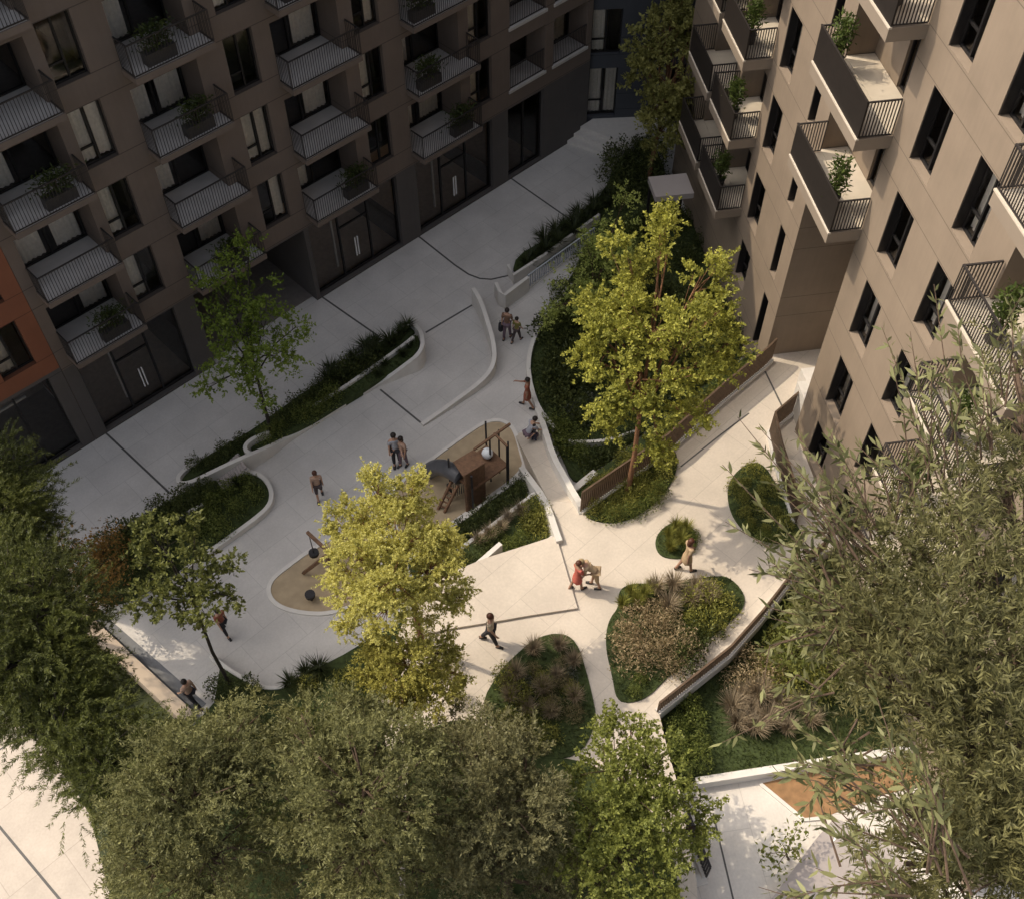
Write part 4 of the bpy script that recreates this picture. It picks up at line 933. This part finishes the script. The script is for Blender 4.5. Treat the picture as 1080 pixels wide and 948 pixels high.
plant('goldgrass', area([(700,574),(704,560),(722,556),(728,566),(722,580),(704,584)], Z, .3), Z, 'yellow green grass tuft in the smallest sunny bed', s=(.7,1.))
plant('mid', area([(720,572),(731,566),(730,580),(722,584)], Z, .3), Z, 'dark green tuft on the shady side of the smallest sunny bed', s=(.5,.65))
plant('gold', area([(772,520),(780,500),(800,496),(818,520),(832,552),(815,566),(792,556)], Z, .44), Z, 'green gold shrub in the bed beside the bent bronze guard', s=(.4,.75))
plant('mid', area([(785,556),(810,566),(840,566),(846,572),(806,574)], Z, .4), Z, 'green shrub at the near rim of the bed beside the bent guard', s=(.35,.6))
# slope
plant('plum', area([(770,738),(800,735),(850,745),(862,760),(845,775),(790,778),(768,765)], 1.5, .45), 1.5, 'brown feathery grass in the drift across the grassy slope', s=(.75,1.1))
plant('heather', area([(775,705),(800,690),(815,715),(800,735),(778,732)], 1.5, .5), 1.5, 'bronze green mound above the brown grass drift on the slope', s=(.75,1.05))
plant('gold', area([(800,690),(840,650),(870,640),(900,690),(870,735),(820,730)], 1.5, .75), 1.5, 'green gold shrub on the upper slope beside the bushy slope tree', s=(.8,1.2))
plant('mid', area([(703,760),(730,745),(735,765),(712,790)], 1.5, .45), 1.5, 'fresh green shrub at the left tip of the grassy slope', s=(.6,.9))
plant('mid', area([(712,790),(740,775),(745,800),(720,815)], 1.5, .45), 1.5, 'green shrub beside the left end of the pale retaining wall', s=(.55,.8))
plant('mid', area([(870,640),(950,590),(1060,600),(1060,740),(900,760)], 1.5, 1.8), 1.5, 'green shrub under the huge willow leaved tree on the slope', s=(1.,1.5))
# big shaded bed
zb = .12
plant('dark', area([(575,360),(600,330),(690,300),(770,330),(760,380),(690,430),(610,450),(585,430),(572,395)], zb, .9), zb, 'dark green shrub in the big shaded bed under the lime tree', s=(1.05,1.6))
plant('mid', area([(585,310),(620,270),(660,240),(690,280),(640,310),(590,340)], zb, .75), zb, 'mid green shrub at the upper left of the big shaded bed', s=(.8,1.3))
plant('grey', area([(595,440),(620,420),(640,435),(615,455)], zb, .6), zb, 'grey leaved cushion in the big shaded bed near the thin curved wall', s=(.8,1.))
plant('mid', area([(580,452),(600,450),(615,470),(610,490),(595,480)], zb, .5), zb, 'leafy green shrub in the lower tip of the big bed beside the ramp', s=(.7,1.))
plant('spiky', area([(592,430),(580,408),(575,385),(590,380),(605,420)], zb, .6), zb, 'dark arching grass inside the white edging of the big shaded bed', s=(.6,.85))
plant('dark', area([(640,470),(665,462),(740,410),(780,380),(700,455),(620,500)], zb, .65), zb, 'dark shrub between the big bed and the planted ledge', s=(.8,1.1))
plant('dark', area([(660,215),(700,200),(760,280),(810,340),(780,360),(700,270)], zb, 1.4), zb, 'dark shrub beneath the lower balconies at the back of the big bed', s=(.9,1.4))
plant('gold', area([(612,520),(640,498),(690,460),(740,418),(752,420),(700,466),(640,512),(616,532)], 1.2, .40), 1.2, 'yellow green shrub on the ledge behind the long bronze guard', s=(.5,.8))
plant('mid', area([(752,412),(800,374),(806,382),(760,418)], 1.2, .42), 1.2, 'green shrub on the far end of the ledge by the tan block', s=(.5,.8))
# terraces
plant('dark', area([(480,564),(550,510),(558,520),(490,570)], .45, .42), .45, 'dark shrub on the lower planted terrace beside the climbing frame', s=(.6,.85))
plant('mid', area([(440,602),(470,575),(480,572),(460,595)], .45, .42), .45, 'green shrub on the lower terrace beside the yellow tree', s=(.6,.8))
plant('plum', area([(500,572),(540,543),(552,538),(540,556),(510,580)], 1.5, .40), 1.5, 'mauve brown grass on the upper planted terrace', s=(.6,.8))
plant('gold', area([(548,560),(560,535),(572,538),(580,560),(565,568)], 1.5, .38), 1.5, 'golden green shrub on the upper terrace beside the ramp wall', s=(.75,1.05))
plant('mid', area([(530,578),(548,562),(556,570),(540,580)], 1.5, .36), 1.5, 'bright green shrub at the sunny lip of the upper terrace', s=(.55,.75))
plant('dark', area([(475,602),(500,582),(530,565),(520,580),(495,594)], 1.5, .4), 1.5, 'dark shrub on the upper terrace behind the short white wall', s=(.5,.75))
# planters on the plaza
plant('spiky', area([(340,400),(400,360),(430,346),(436,350),(400,376),(350,410)], .15, .42), .15, 'dark arching grass along the upper tier of the long planter', s=(.75,1.1))
plant('dark', area([(285,448),(330,418),(400,375),(402,384),(350,416),(300,445)], .15, .5), .15, 'dark leafy shrub in the middle of the long planter', s=(.7,1.0))
plant('spiky', area([(395,392),(430,362),(440,362),(425,384),(400,398)], .3, .5), .3, 'low dark grass in the rounded tip of the long planter', s=(.4,.6))
plant('mid', area([(275,466),(310,440),(350,418),(370,412),(340,432),(290,462)], .3, .45), .3, 'green shrub in the lower tier round the birch', s=(.65,.95))
plant('dark', area([(205,492),(240,470),(262,458),(262,466),(240,482),(210,500)], .15, .42), .15, 'dark shrub in the narrow lower end of the long planter', s=(.55,.85))
plant('dark', area([(105,580),(150,550),(210,515),(225,520),(200,555),(130,600)], .15, .55), .15, 'dark shrub at the back of the left bed beside the lobby plaza', s=(.8,1.15))
plant('mid', area([(195,560),(225,530),(262,508),(275,520),(260,540),(215,575)], .15, .55), .15, 'mid green shrub in the rounded end of the left bed', s=(.65,.95))
plant('spiky', area([(240,515),(262,503),(276,508),(280,522),(262,528)], .15, .5), .15, 'spiky dark tuft inside the rounded rim of the left bed', s=(.6,.8))
plant('dark', area([(110,600),(180,585),(190,600),(120,630)], .15, .6), .15, 'dark shrub in the lower corner of the left bed under the small tree', s=(.7,1.))
plant('spiky', area([(545,280),(575,256),(610,230),(640,205),(648,210),(610,245),(560,282)], .15, .46), .15, 'black green arching grass in the planter above the barred balustrade', s=(.75,1.1))
plant('dark', area([(640,205),(650,170),(690,155),(700,195),(660,220)], .15, .7), .15, 'dark shrub at the foot of the tall tree by the entrance steps', s=(.9,1.3))
# near planter
plant('spiky', area([(295,722),(330,705),(345,706),(320,730)], .25, .36), .25, 'spiky dark grass at the rim of the near planter beside the olives', s=(.7,.95))
plant('gold', area([(300,740),(350,705),(400,680),(420,700),(380,760),(320,780)], .25, 1.0), .25, 'olive gold shrub between the golden trees and the widest olive', s=(.8,1.2))
plant('dark', area([(225,700),(270,725),(290,760),(250,800),(215,790)], .25, .8), .25, 'dark shrub at the foot of the small slanting tree', s=(.6,.9))
plant('mid', area([(200,790),(300,760),(430,790),(470,950),(180,980)], .25, 2.2), .25, 'green shrub hidden under the bottom olives', s=(1.,1.5))
plant('mid', area([(430,780),(500,740),(540,780),(560,860),(460,850)], ZC, 1.3), ZC, 'green shrub at the court edge under the browner olive', s=(.9,1.3))
plant('gold', area([(400,690),(440,672),(470,690),(505,720),(480,745),(420,740)], ZC+.02, 1.0), ZC, 'olive gold shrub round the lower golden tree', s=(.7,1.))
plant('dark', area([(-60,600),(40,560),(66,640),(120,705),(190,770),(210,830),(120,850),(60,780),(0,740),(-60,700)], -.42, 1.5), -.42, 'dark undergrowth shrub between the conifers and the street', s=(.9,1.5))
plant('gold', area([(80,652),(110,690),(118,690),(92,655)], -.42, .5), -.42, 'light green shrub along the outer foot of the boundary wall', s=(.6,.9))

# short grass: uncountable, one object per bed
for key, dens, nm in (('kerb',330,'at the foot of the tall lime tree'), ('islet',380,'in the smallest sunny bed'), ('large',330,'round the edge of the largest sunny bed'), ('grass',300,'round the plum grass bed'), ('well',300,'in the bed beside the bent guard'), ('slope',420,'on the slope above the lower patio'),
                      ('big',160,'in the big shaded bed'), ('tipplanter',260,'in the long planter on the plaza'), ('leftplanter',160,'in the left shrub bed'), ('stairbed',120,'in the dark planter by the entrance steps')):
    P, z = BEDS[key]; A = abs(sum(P[i][0]*P[(i+1) % len(P)][1]-P[(i+1) % len(P)][0]*P[i][1] for i in range(len(P))))/2
    n = int(A*dens); X = np.array(sample(inset(P, .03), n)); n = len(X)
    B = np.column_stack([X, np.full(n, z-.01)]); V, Fq = leaves(n, lambda m: B, .13, .022, updir=1.1)
    o = link('lawn_grass', fast_mesh('lawn_grass', V, Fq, 4, PM['lawn_blades'])); tag(o, 'short green grass '+nm, 'grass', kind='stuff')

# ------------------------------------------------------------------ playground
pf = empty('climbing_frame', tuple(g(505, 505, 0))); tag(pf, 'brown timber climbing frame with slatted tower, swing beams and grey slide', 'climbing frame')
o0 = Vector(g(505, 505, 0))
L_ = lambda x, y, z: Vector(g(x, y, z))-o0
ZD = 1.25
deck = [L_(x, y, ZD) for x, y in ((474,498),(513,469),(536,490),(498,517))]
m = MB(); m.prism([(p.x, p.y) for p in deck], ZD-.08, ZD); m.build('deck', M_timber, pf)
def post(mb, p, z0, z1, w=.065): mb.bar((p.x, p.y, z0), (p.x, p.y, z1), w)
for p, z1 in zip(deck, (2.0, 2.5, 2.5, 2.05)):
    m = MB(); post(m, p, 0, z1); m.build('post', M_darkmetal, pf)
m = MB(); a, b = deck[0], deck[3]
A0, B0 = L_(493, 503, ZD), L_(512, 489.5, ZD)
wa = L_(492.5,540,0); wb = L_(511.5,528,0)
for i in range(14):
    p = wa.lerp(wb, i/13); m.bar((p.x, p.y, 0), (p.x, p.y, 2.15), .035, .075)
m.bar((wa.x, wa.y, 2.15), (wb.x, wb.y, 2.15), .06); m.build('slat_wall', M_timber, pf)
m = MB(); r0, r1 = L_(473,529,0), L_(489,520,0)
for i in range(9):
    p = r0.lerp(r1, i/8); m.bar((p.x, p.y, .05), (p.x, p.y, 1.0), .03)
m.bar((r0.x, r0.y, 1.), (r1.x, r1.y, 1.), .05); m.build('climbing_bars', M_darkmetal, pf)
m = MB().bar(L_(462,537,.02), L_(476,508,1.15), .08).bar(L_(469,540,.02), L_(483,512,1.15), .08)
for i in range(5):
    m.bar(L_(462,537,.02).lerp(L_(476,508,1.15), .15+.17*i), L_(469,540,.02).lerp(L_(483,512,1.15), .15+.17*i), .05)
m.build('ladder', M_timber, pf)
ZT = 2.4
m = MB().bar(L_(500,474,ZT), L_(538,447,ZT), .075).bar(L_(521,457,ZT), L_(535,471,ZT), .07); m.build('swing_beam', M_timber, pf)
for x, y in ((516.5,462.5), (534.5,471), (526,453.5)):
    q = L_(x, y, ZT); m = MB(); post(m, q, 0, ZT, .06); m.build('post', M_darkmetal, pf)
m = MB()
e = [L_(486,503,1.35), L_(474,495,1.3), L_(464,492,1.0), L_(456,494,.62), L_(452,497,.3)]
for i in range(9): pass
pts = smoothloop([np.array(p) for p in e], 2, False); m.tube(pts, .29, 12); m.build('slide_tube', M_slide, pf, smooth=True)
MB().sphere(L_(514,478,ZD+.2), .2, 14, 10, sz=1.05).build('dome', M_glint, pf, smooth=True)  # white ball put in for the glare on the deck, no part of the frame
m = MB().prism([(p.x, p.y) for p in (L_(478,487,2.05), L_(500,474,2.05), L_(512,488,2.05), L_(489,503,2.05))], 2.0, 2.06); m.build('roof', M_timber, pf)
# disc swing
dsw = empty('disc_swing', tuple(g(346, 592, 0))); tag(dsw, 'brown crossed beam swing with hanging black discs in the sand pit', 'swing')
o0 = Vector(g(346, 592, 0))
hub = L_(348,583,2.0)
m = MB().bar((0,0,0), (hub.x,hub.y,2.0), .13).bar((.16,.02,0), (hub.x+.05,hub.y,2.0), .11); m.build('mast', M_timber, dsw)
for x, y in ((324,561), (372,607), (320,604)):
    z = 2.0 if (x, y) == (324,561) else .15
    MB().bar(hub, L_(x, y, z if z > 1 else .1), .10).build('beam', M_timber, dsw)
for (x, y, zz), (tx, ty, tz) in (((331,583,.55), (326,564,1.95)), ((327,627,.32), (330,610,.32))):
    p = L_(x, y, zz); d_ = MB().tube([p-Vector((0,0,.06)), p+Vector((0,0,.06))], .17, 12).build('disc_seat', M_darkmetal, dsw)
    if tz > 1: MB().tube([p, L_(tx, ty, tz)], .018, 5).build('rope', M_darkmetal, d_)
    else: MB().tube([(p.x,p.y,0), p], .05, 6).build('stem', M_darkmetal, d_)

# ------------------------------------------------------------------ people
SK = {}
def cmat(n, c, r=.8): return simple('cloth_'+n, c, r, var=.12, scale=14)
SKIN = simple('skin', (.42, .25, .17), .6, var=.06); SKIN2 = simple('tan_skin', (.30, .17, .11), .6, var=.06)
HAIR = simple('dark_hair', (.018, .012, .009), .5); HAIRB = simple('auburn_hair', (.075, .026, .014), .5)
SHOE = simple('dark_shoe', (.03, .028, .028), .6); 
def skin_mesh(name, nodes, edges, mat, sub=1):
    """one continuous surface grown over a skeleton: nodes name -> (pos, radius or (rx, ry))"""
    names = list(nodes); ix = {k: i for i, k in enumerate(names)}
    me = bpy.data.meshes.new(name); me.from_pydata([tuple(nodes[k][0]) for k in names], [(ix[a], ix[b]) for a, b in edges], [])
    o = bpy.data.objects.new(name, me); COL.objects.link(o)
    o.modifiers.new('skin', 'SKIN'); 
    for i, k in enumerate(names):
        r = nodes[k][1]; sv = me.skin_vertices[0].data[i]; sv.radius = r if hasattr(r, '__len__') else (r, r); sv.use_root = (i == 0)
    s = o.modifiers.new('sub', 'SUBSURF'); s.levels = sub; s.render_levels = sub
    bpy.context.view_layer.update(); dg = bpy.context.evaluated_depsgraph_get()
    m2 = bpy.data.meshes.new_from_object(o.evaluated_get(dg)); m2.name = name; m2.materials.clear(); m2.materials.append(mat)
    bpy.data.objects.remove(o); bpy.data.meshes.remove(me)
    m2.polygons.foreach_set('use_smooth', [True]*len(m2.polygons)); return m2
def person(label, foot, z, heading, top, legs, height=1.72, hair=HAIR, skin=SKIN, long_hair=False, swing=.3, arms=(.25,-.2), elbow=(.3,.3), lean=0., crouch=0., dress=False, out=(.12,.12), shorts=False, look=0., group=None):
    k = height*.92/1.75; p = g(*foot, z); t = empty('person', tuple(p), -R_(heading)); tag(t, label, 'person', group); t.scale = (k, k, k)
    V3 = lambda *a: np.array(a, float)
    hip = V3(0,0,0); J = {}
    for sgn, nm, a in ((1,'r',swing), (-1,'l',-swing)):
        th = crouch*1.45+a; kn = crouch*2.2+(.35 if a < 0 else .08)*min(1, abs(swing)*3)
        h = V3(.085*sgn, 0, -.03); kp = h+.43*V3(.03*sgn, math.sin(th), -math.cos(th)); b = th-kn
        an = kp+.41*V3(0, math.sin(b), -math.cos(b)); J['hip'+nm] = h; J['knee'+nm] = kp; J['ank'+nm] = an; J['heel'+nm] = an+V3(0,-.03,-.05); J['toe'+nm] = an+V3(.02*sgn, .16, -.055)
    drop = min(J['toer'][2], J['toel'][2], J['heelr'][2], J['heell'][2])-.02
    up = V3(0, math.sin(lean), math.cos(lean)); fw = V3(0, math.cos(lean), -math.sin(lean))
    J['pelvis'] = V3(0,0,.02); J['waist'] = up*.2; J['chest'] = up*.38; J['collar'] = up*.50; J['neck'] = up*.56
    hl = lean*.55+look; hu = V3(0, math.sin(hl), math.cos(hl)); hf = V3(0, math.cos(hl), -math.sin(hl))
    J['jaw'] = J['neck']+hu*.075+hf*.025; J['head'] = J['neck']+hu*.15+hf*.02; J['crown'] = J['neck']+hu*.215+hf*.01; J['nose'] = J['head']+hf*.098-hu*.02
    for sgn, nm, a, e, oo in ((1,'r',arms[0],elbow[0],out[0]), (-1,'l',arms[1],elbow[1],out[1])):
        s = up*.47+V3(.165*sgn,0,0); ua = V3(sgn*math.sin(oo), math.sin(a), -math.cos(a)); ua /= np.linalg.norm(ua); el = s+ua*.285
        fa = V3(sgn*math.sin(oo)*.5, math.sin(a+e), -math.cos(a+e)); fa /= np.linalg.norm(fa); wr = el+fa*.245; pm = wr+fa*.075
        J.update({'sh'+nm: s, 'elb'+nm: el, 'wr'+nm: wr, 'palm'+nm: pm}); sx = V3(0,1,0) if abs(fa[1]) < .8 else V3(1,0,0)
        for q, (off, ln) in enumerate(((-.03,.065), (-.01,.078), (.01,.074), (.03,.058))):
            J[f'f{q}{nm}'] = pm+sx*off+fa*ln*.55; J[f'g{q}{nm}'] = pm+sx*off*1.05+fa*ln+V3(-.02*sgn,0,0)
        J['th'+nm] = wr+fa*.045+sx*.045; J['tt'+nm] = wr+fa*.085+sx*.06
    for q in J: J[q] = J[q]-V3(0,0,drop)
    R = dict(pelvis=(.145,.105), waist=(.115,.085), chest=(.145,.10), collar=(.085,.07), neck=.052, jaw=(.066,.075), head=(.08,.095), crown=(.055,.065), nose=.016)
    for nm in 'rl':
        R.update({'hip'+nm:.088, 'knee'+nm:.058, 'ank'+nm:.038, 'heel'+nm:.035, 'toe'+nm:.03, 'sh'+nm:.062, 'elb'+nm:.043, 'wr'+nm:.028, 'palm'+nm:(.034,.02), 'th'+nm:.011, 'tt'+nm:.009})
        for q in range(4): R[f'f{q}{nm}'] = .0095; R[f'g{q}{nm}'] = .008
    E = [('pelvis','waist'),('waist','chest'),('chest','collar'),('collar','neck'),('neck','jaw'),('jaw','head'),('head','crown'),('head','nose')]
    for nm in 'rl':
        E += [('pelvis','hip'+nm),('hip'+nm,'knee'+nm),('knee'+nm,'ank'+nm),('ank'+nm,'heel'+nm),('ank'+nm,'toe'+nm),('collar','sh'+nm),('sh'+nm,'elb'+nm),('elb'+nm,'wr'+nm),('wr'+nm,'palm'+nm),('wr'+nm,'th'+nm),('th'+nm,'tt'+nm)]
        for q in range(4): E += [('palm'+nm, f'f{q}{nm}'), (f'f{q}{nm}', f'g{q}{nm}')]
    order = ['pelvis']+[q for q in J if q != 'pelvis']
    link('body', skin_mesh('body', {q: (J[q], R[q]) for q in order}, E, skin), t)
    gr = lambda r, d: tuple(x+d for x in r) if hasattr(r, '__len__') else r+d
    tn = ['waist','pelvis','chest','collar','shr','shl','elbr','elbl']
    TJ = {q: (J[q], gr(R[q], .02)) for q in tn}; TJ['collar'] = (J['collar']-up*.015, (.10,.085))
    for nm in 'rl': TJ['elb'+nm] = (J['sh'+nm]+(J['elb'+nm]-J['sh'+nm])*.8, .062)
    TE = [('waist','pelvis'),('waist','chest'),('chest','collar'),('collar','shr'),('collar','shl'),('shr','elbr'),('shl','elbl')]
    if dress:
        kn = (J['kneer']+J['kneel'])/2; TJ['pelvis'] = (J['pelvis'], (.175,.14)); TJ['hem'] = (kn-V3(0,0,.05), (.24,.21)); TJ['thigh'] = ((kn+J['pelvis'])/2, (.205,.175))
        TE += [('pelvis','thigh'),('thigh','hem')]
    link('dress' if dress else 'shirt', skin_mesh('dress' if dress else 'shirt', TJ, TE, top), t)
    if not dress:
        LJ = {'pelvis': (J['pelvis'], (.16,.12))}; LE = []
        for nm in 'rl':
            an = J['knee'+nm]+(J['ank'+nm]-J['knee'+nm])*(.1 if shorts else .86)
            LJ['hip'+nm] = (J['hip'+nm], .104); LJ['knee'+nm] = (J['knee'+nm], .074); LJ['ank'+nm] = (an, .058); LE += [('pelvis','hip'+nm),('hip'+nm,'knee'+nm),('knee'+nm,'ank'+nm)]
        link('trousers', skin_mesh('trousers', LJ, LE, legs), t)
    hm = MB().sphere(J['head']+hu*.038-hf*.022, .112, 12, 8, sx=.93, sz=.98)
    if long_hair: hm.sphere(J['head']-hu*.10-hf*.06, .085, 10, 7, sz=1.6)
    hm.build('hair', hair, t, smooth=True)
    for sgn in (1, -1):
        MB().sphere(J['head']+hf*.088+V3(.032*sgn,0,0)+hu*.012, .012, 6, 4).build('eye', SHOE, t)
        MB().sphere(J['head']+V3(.082*sgn,0,0)-hu*.01, .022, 6, 4, sx=.5).build('ear', skin, t)
    for nm in 'rl':
        a, b = J['heel'+nm]+V3(0,-.01,.0), J['toe'+nm]+V3(0,.03,.0)
        MB().tube([a, (a+b)/2+V3(0,0,.018), b], [.047, .054, .04], 8).build('shoe', SHOE, t, smooth=True)
    return t, J
C_ = {k: cmat(k, c) for k, c in dict(tan=(.40,.27,.20), beige=(.50,.40,.28), dark=(.028,.026,.03), grey=(.34,.34,.37), rust=(.26,.085,.05), olive=(.17,.15,.04), brown=(.17,.10,.065), coral=(.45,.11,.08), sand=(.42,.30,.18), navy=(.03,.035,.06), mauve=(.13,.09,.11), leg=(.06,.045,.045)).items()}
person('girl with auburn hair in a tan top walking alone across the shaded plaza', (338,525), 0, 165, C_['tan'], C_['leg'], 1.66, HAIRB, long_hair=True, swing=.22, shorts=True)
person('tall man in a grey shirt and dark trousers standing with a woman on the plaza', (419,490), 0, 170, C_['grey'], C_['dark'], 1.88, swing=.06, arms=(.1,.3), elbow=(.2,.8))
person('woman in a dusty brown top close beside the tall man on the plaza', (426,491), 0, 215, C_['tan'], C_['mauve'], 1.74, long_hair=True, swing=.1, arms=(.3,.1), elbow=(.7,.3))
person('person in rust top and dark trousers half behind the small slanting tree', (239,667), 0, 130, C_['rust'], C_['dark'], 1.62, swing=.3)
person('man in a pale brown top striding towards the boundary wall at the lower left', (206,741), 0, 300, C_['tan'], C_['dark'], 1.70, swing=.38, arms=(-.3,.35))
_, J = person('adult in a brown coat carrying a dark bag beside a child on the plaza', (535,357), 0, 20, C_['brown'], C_['mauve'], 1.74, swing=.15)
person('child in an olive green top beside the adult with a bag', (545,360), 0, 35, C_['olive'], C_['leg'], 1.42, swing=.28)
person('woman in a rust dress reaching out an arm by the white planter edging', (556,429), .02, 285, C_['rust'], C_['rust'], 1.72, dress=True, swing=.25, arms=(1.1,-.2), elbow=(.2,.3), skin=SKIN2)
person('crouching adult in a grey top at the foot of the ramp', (556.5,467), .16, 60, C_['grey'], C_['mauve'], 1.74, crouch=.75, swing=.12, lean=.5, arms=(.55,.45), elbow=(.5,.5))
person('small child in dark clothes in front of the crouching adult', (563,467), .16, 250, C_['dark'], C_['navy'], 1.12, swing=.12, arms=(.4,.3), elbow=(.5,.5))
person('man in a beige shirt and dark trousers walking on the sunny court landing edge', (518,678), ZC, 100, C_['beige'], C_['dark'], 1.86, swing=.28, hair=HAIRB)
person('woman in a coral dress on the sunny court facing a bending companion', (608,621), ZC, 60, C_['coral'], C_['coral'], 1.70, HAIRB, dress=True, swing=.2, arms=(.25,.15), elbow=(.9,.7), skin=SKIN2)
person('bending companion in a beige jacket reaching down beside the woman in coral', (627,618), ZC, 275, C_['sand'], C_['sand'], 1.76, lean=.85, swing=.14, arms=(.3,.1), elbow=(.25,.3), shorts=True, hair=simple('fair_hair', (.30,.22,.12), .6))
person('woman in a long sand coloured dress walking past the smallest sunny bed', (722,601), ZC, 75, C_['sand'], C_['sand'], 1.86, HAIRB, dress=True, long_hair=True, swing=.22, arms=(-.3,.3), skin=SKIN2)
bp = g(531, 355, 0)
m = MB().tube([(0,0,0), (0,0,.02), (0,0,.30), (0,0,.34)], [.10,.15,.13,.06], 10); b = m.build('shopping_bag', C_['dark'], None, (bp[0]-.1, bp[1], .38)); b.scale = (.7,1,1); tag(b, 'dark bag hanging from the hand of the adult beside the child', 'bag')
MB().tube([(-.07,0,.33), (-.05,0,.50), (.05,0,.50), (.07,0,.33)], .012, 5).build('handle', C_['dark'], b)

# ------------------------------------------------------------------ camera, sky, sun
cam = bpy.data.cameras.new('camera'); co = bpy.data.objects.new('camera', cam); COL.objects.link(co)
cam.sensor_fit = 'HORIZONTAL'; cam.sensor_width = 36; cam.lens = F*36/1080; cam.clip_start = .5; cam.clip_end = 3000
M = Matrix((RT.tolist(), UP.tolist(), (-FW).tolist())).transposed().to_4x4(); M.translation = Vector(CAM.tolist())
co.matrix_world = M; S.camera = co
SUN_EL, SUN_AZ = R_(50), R_(108)            # elevation; compass heading the light travels to
w = bpy.data.worlds.new('World'); S.world = w; w.use_nodes = True
nt = w.node_tree; nt.nodes.clear()
sky = nt.nodes.new('ShaderNodeTexSky'); sky.sky_type = 'NISHITA'; sky.sun_disc = False
sky.sun_elevation = SUN_EL; sky.sun_rotation = SUN_AZ+math.pi; sky.air_density = 1.; sky.dust_density = 6.; sky.ozone_density = 1.
bg = nt.nodes.new('ShaderNodeBackground'); bg.inputs[1].default_value = .15
wo = nt.nodes.new('ShaderNodeOutputWorld'); hs = nt.nodes.new('ShaderNodeHueSaturation'); hs.inputs['Saturation'].default_value = .48; nt.links.new(sky.outputs[0], hs.inputs['Color']); nt.links.new(hs.outputs[0], bg.inputs[0]); nt.links.new(bg.outputs[0], wo.inputs[0])
sl = bpy.data.lights.new('sun', 'SUN'); sl.energy = 2.0; sl.angle = R_(.5); sl.color = (1, .86, .66)
so = bpy.data.objects.new('sun', sl); COL.objects.link(so)
tv = Vector((math.sin(SUN_AZ)*math.cos(SUN_EL), math.cos(SUN_AZ)*math.cos(SUN_EL), -math.sin(SUN_EL)))
so.rotation_euler = tv.to_track_quat('-Z', 'Y').to_euler(); so.location = (0, 0, 60)
S.view_settings.view_transform = 'Standard'; S.view_settings.look = 'None'; S.view_settings.exposure = 0.62; S.view_settings.gamma = 1
S.render.engine = 'CYCLES'; S.cycles.use_denoising = True
S.cycles.max_bounces = 6; S.cycles.transparent_max_bounces = 12
S.render.resolution_x = 1024; S.render.resolution_y = 898
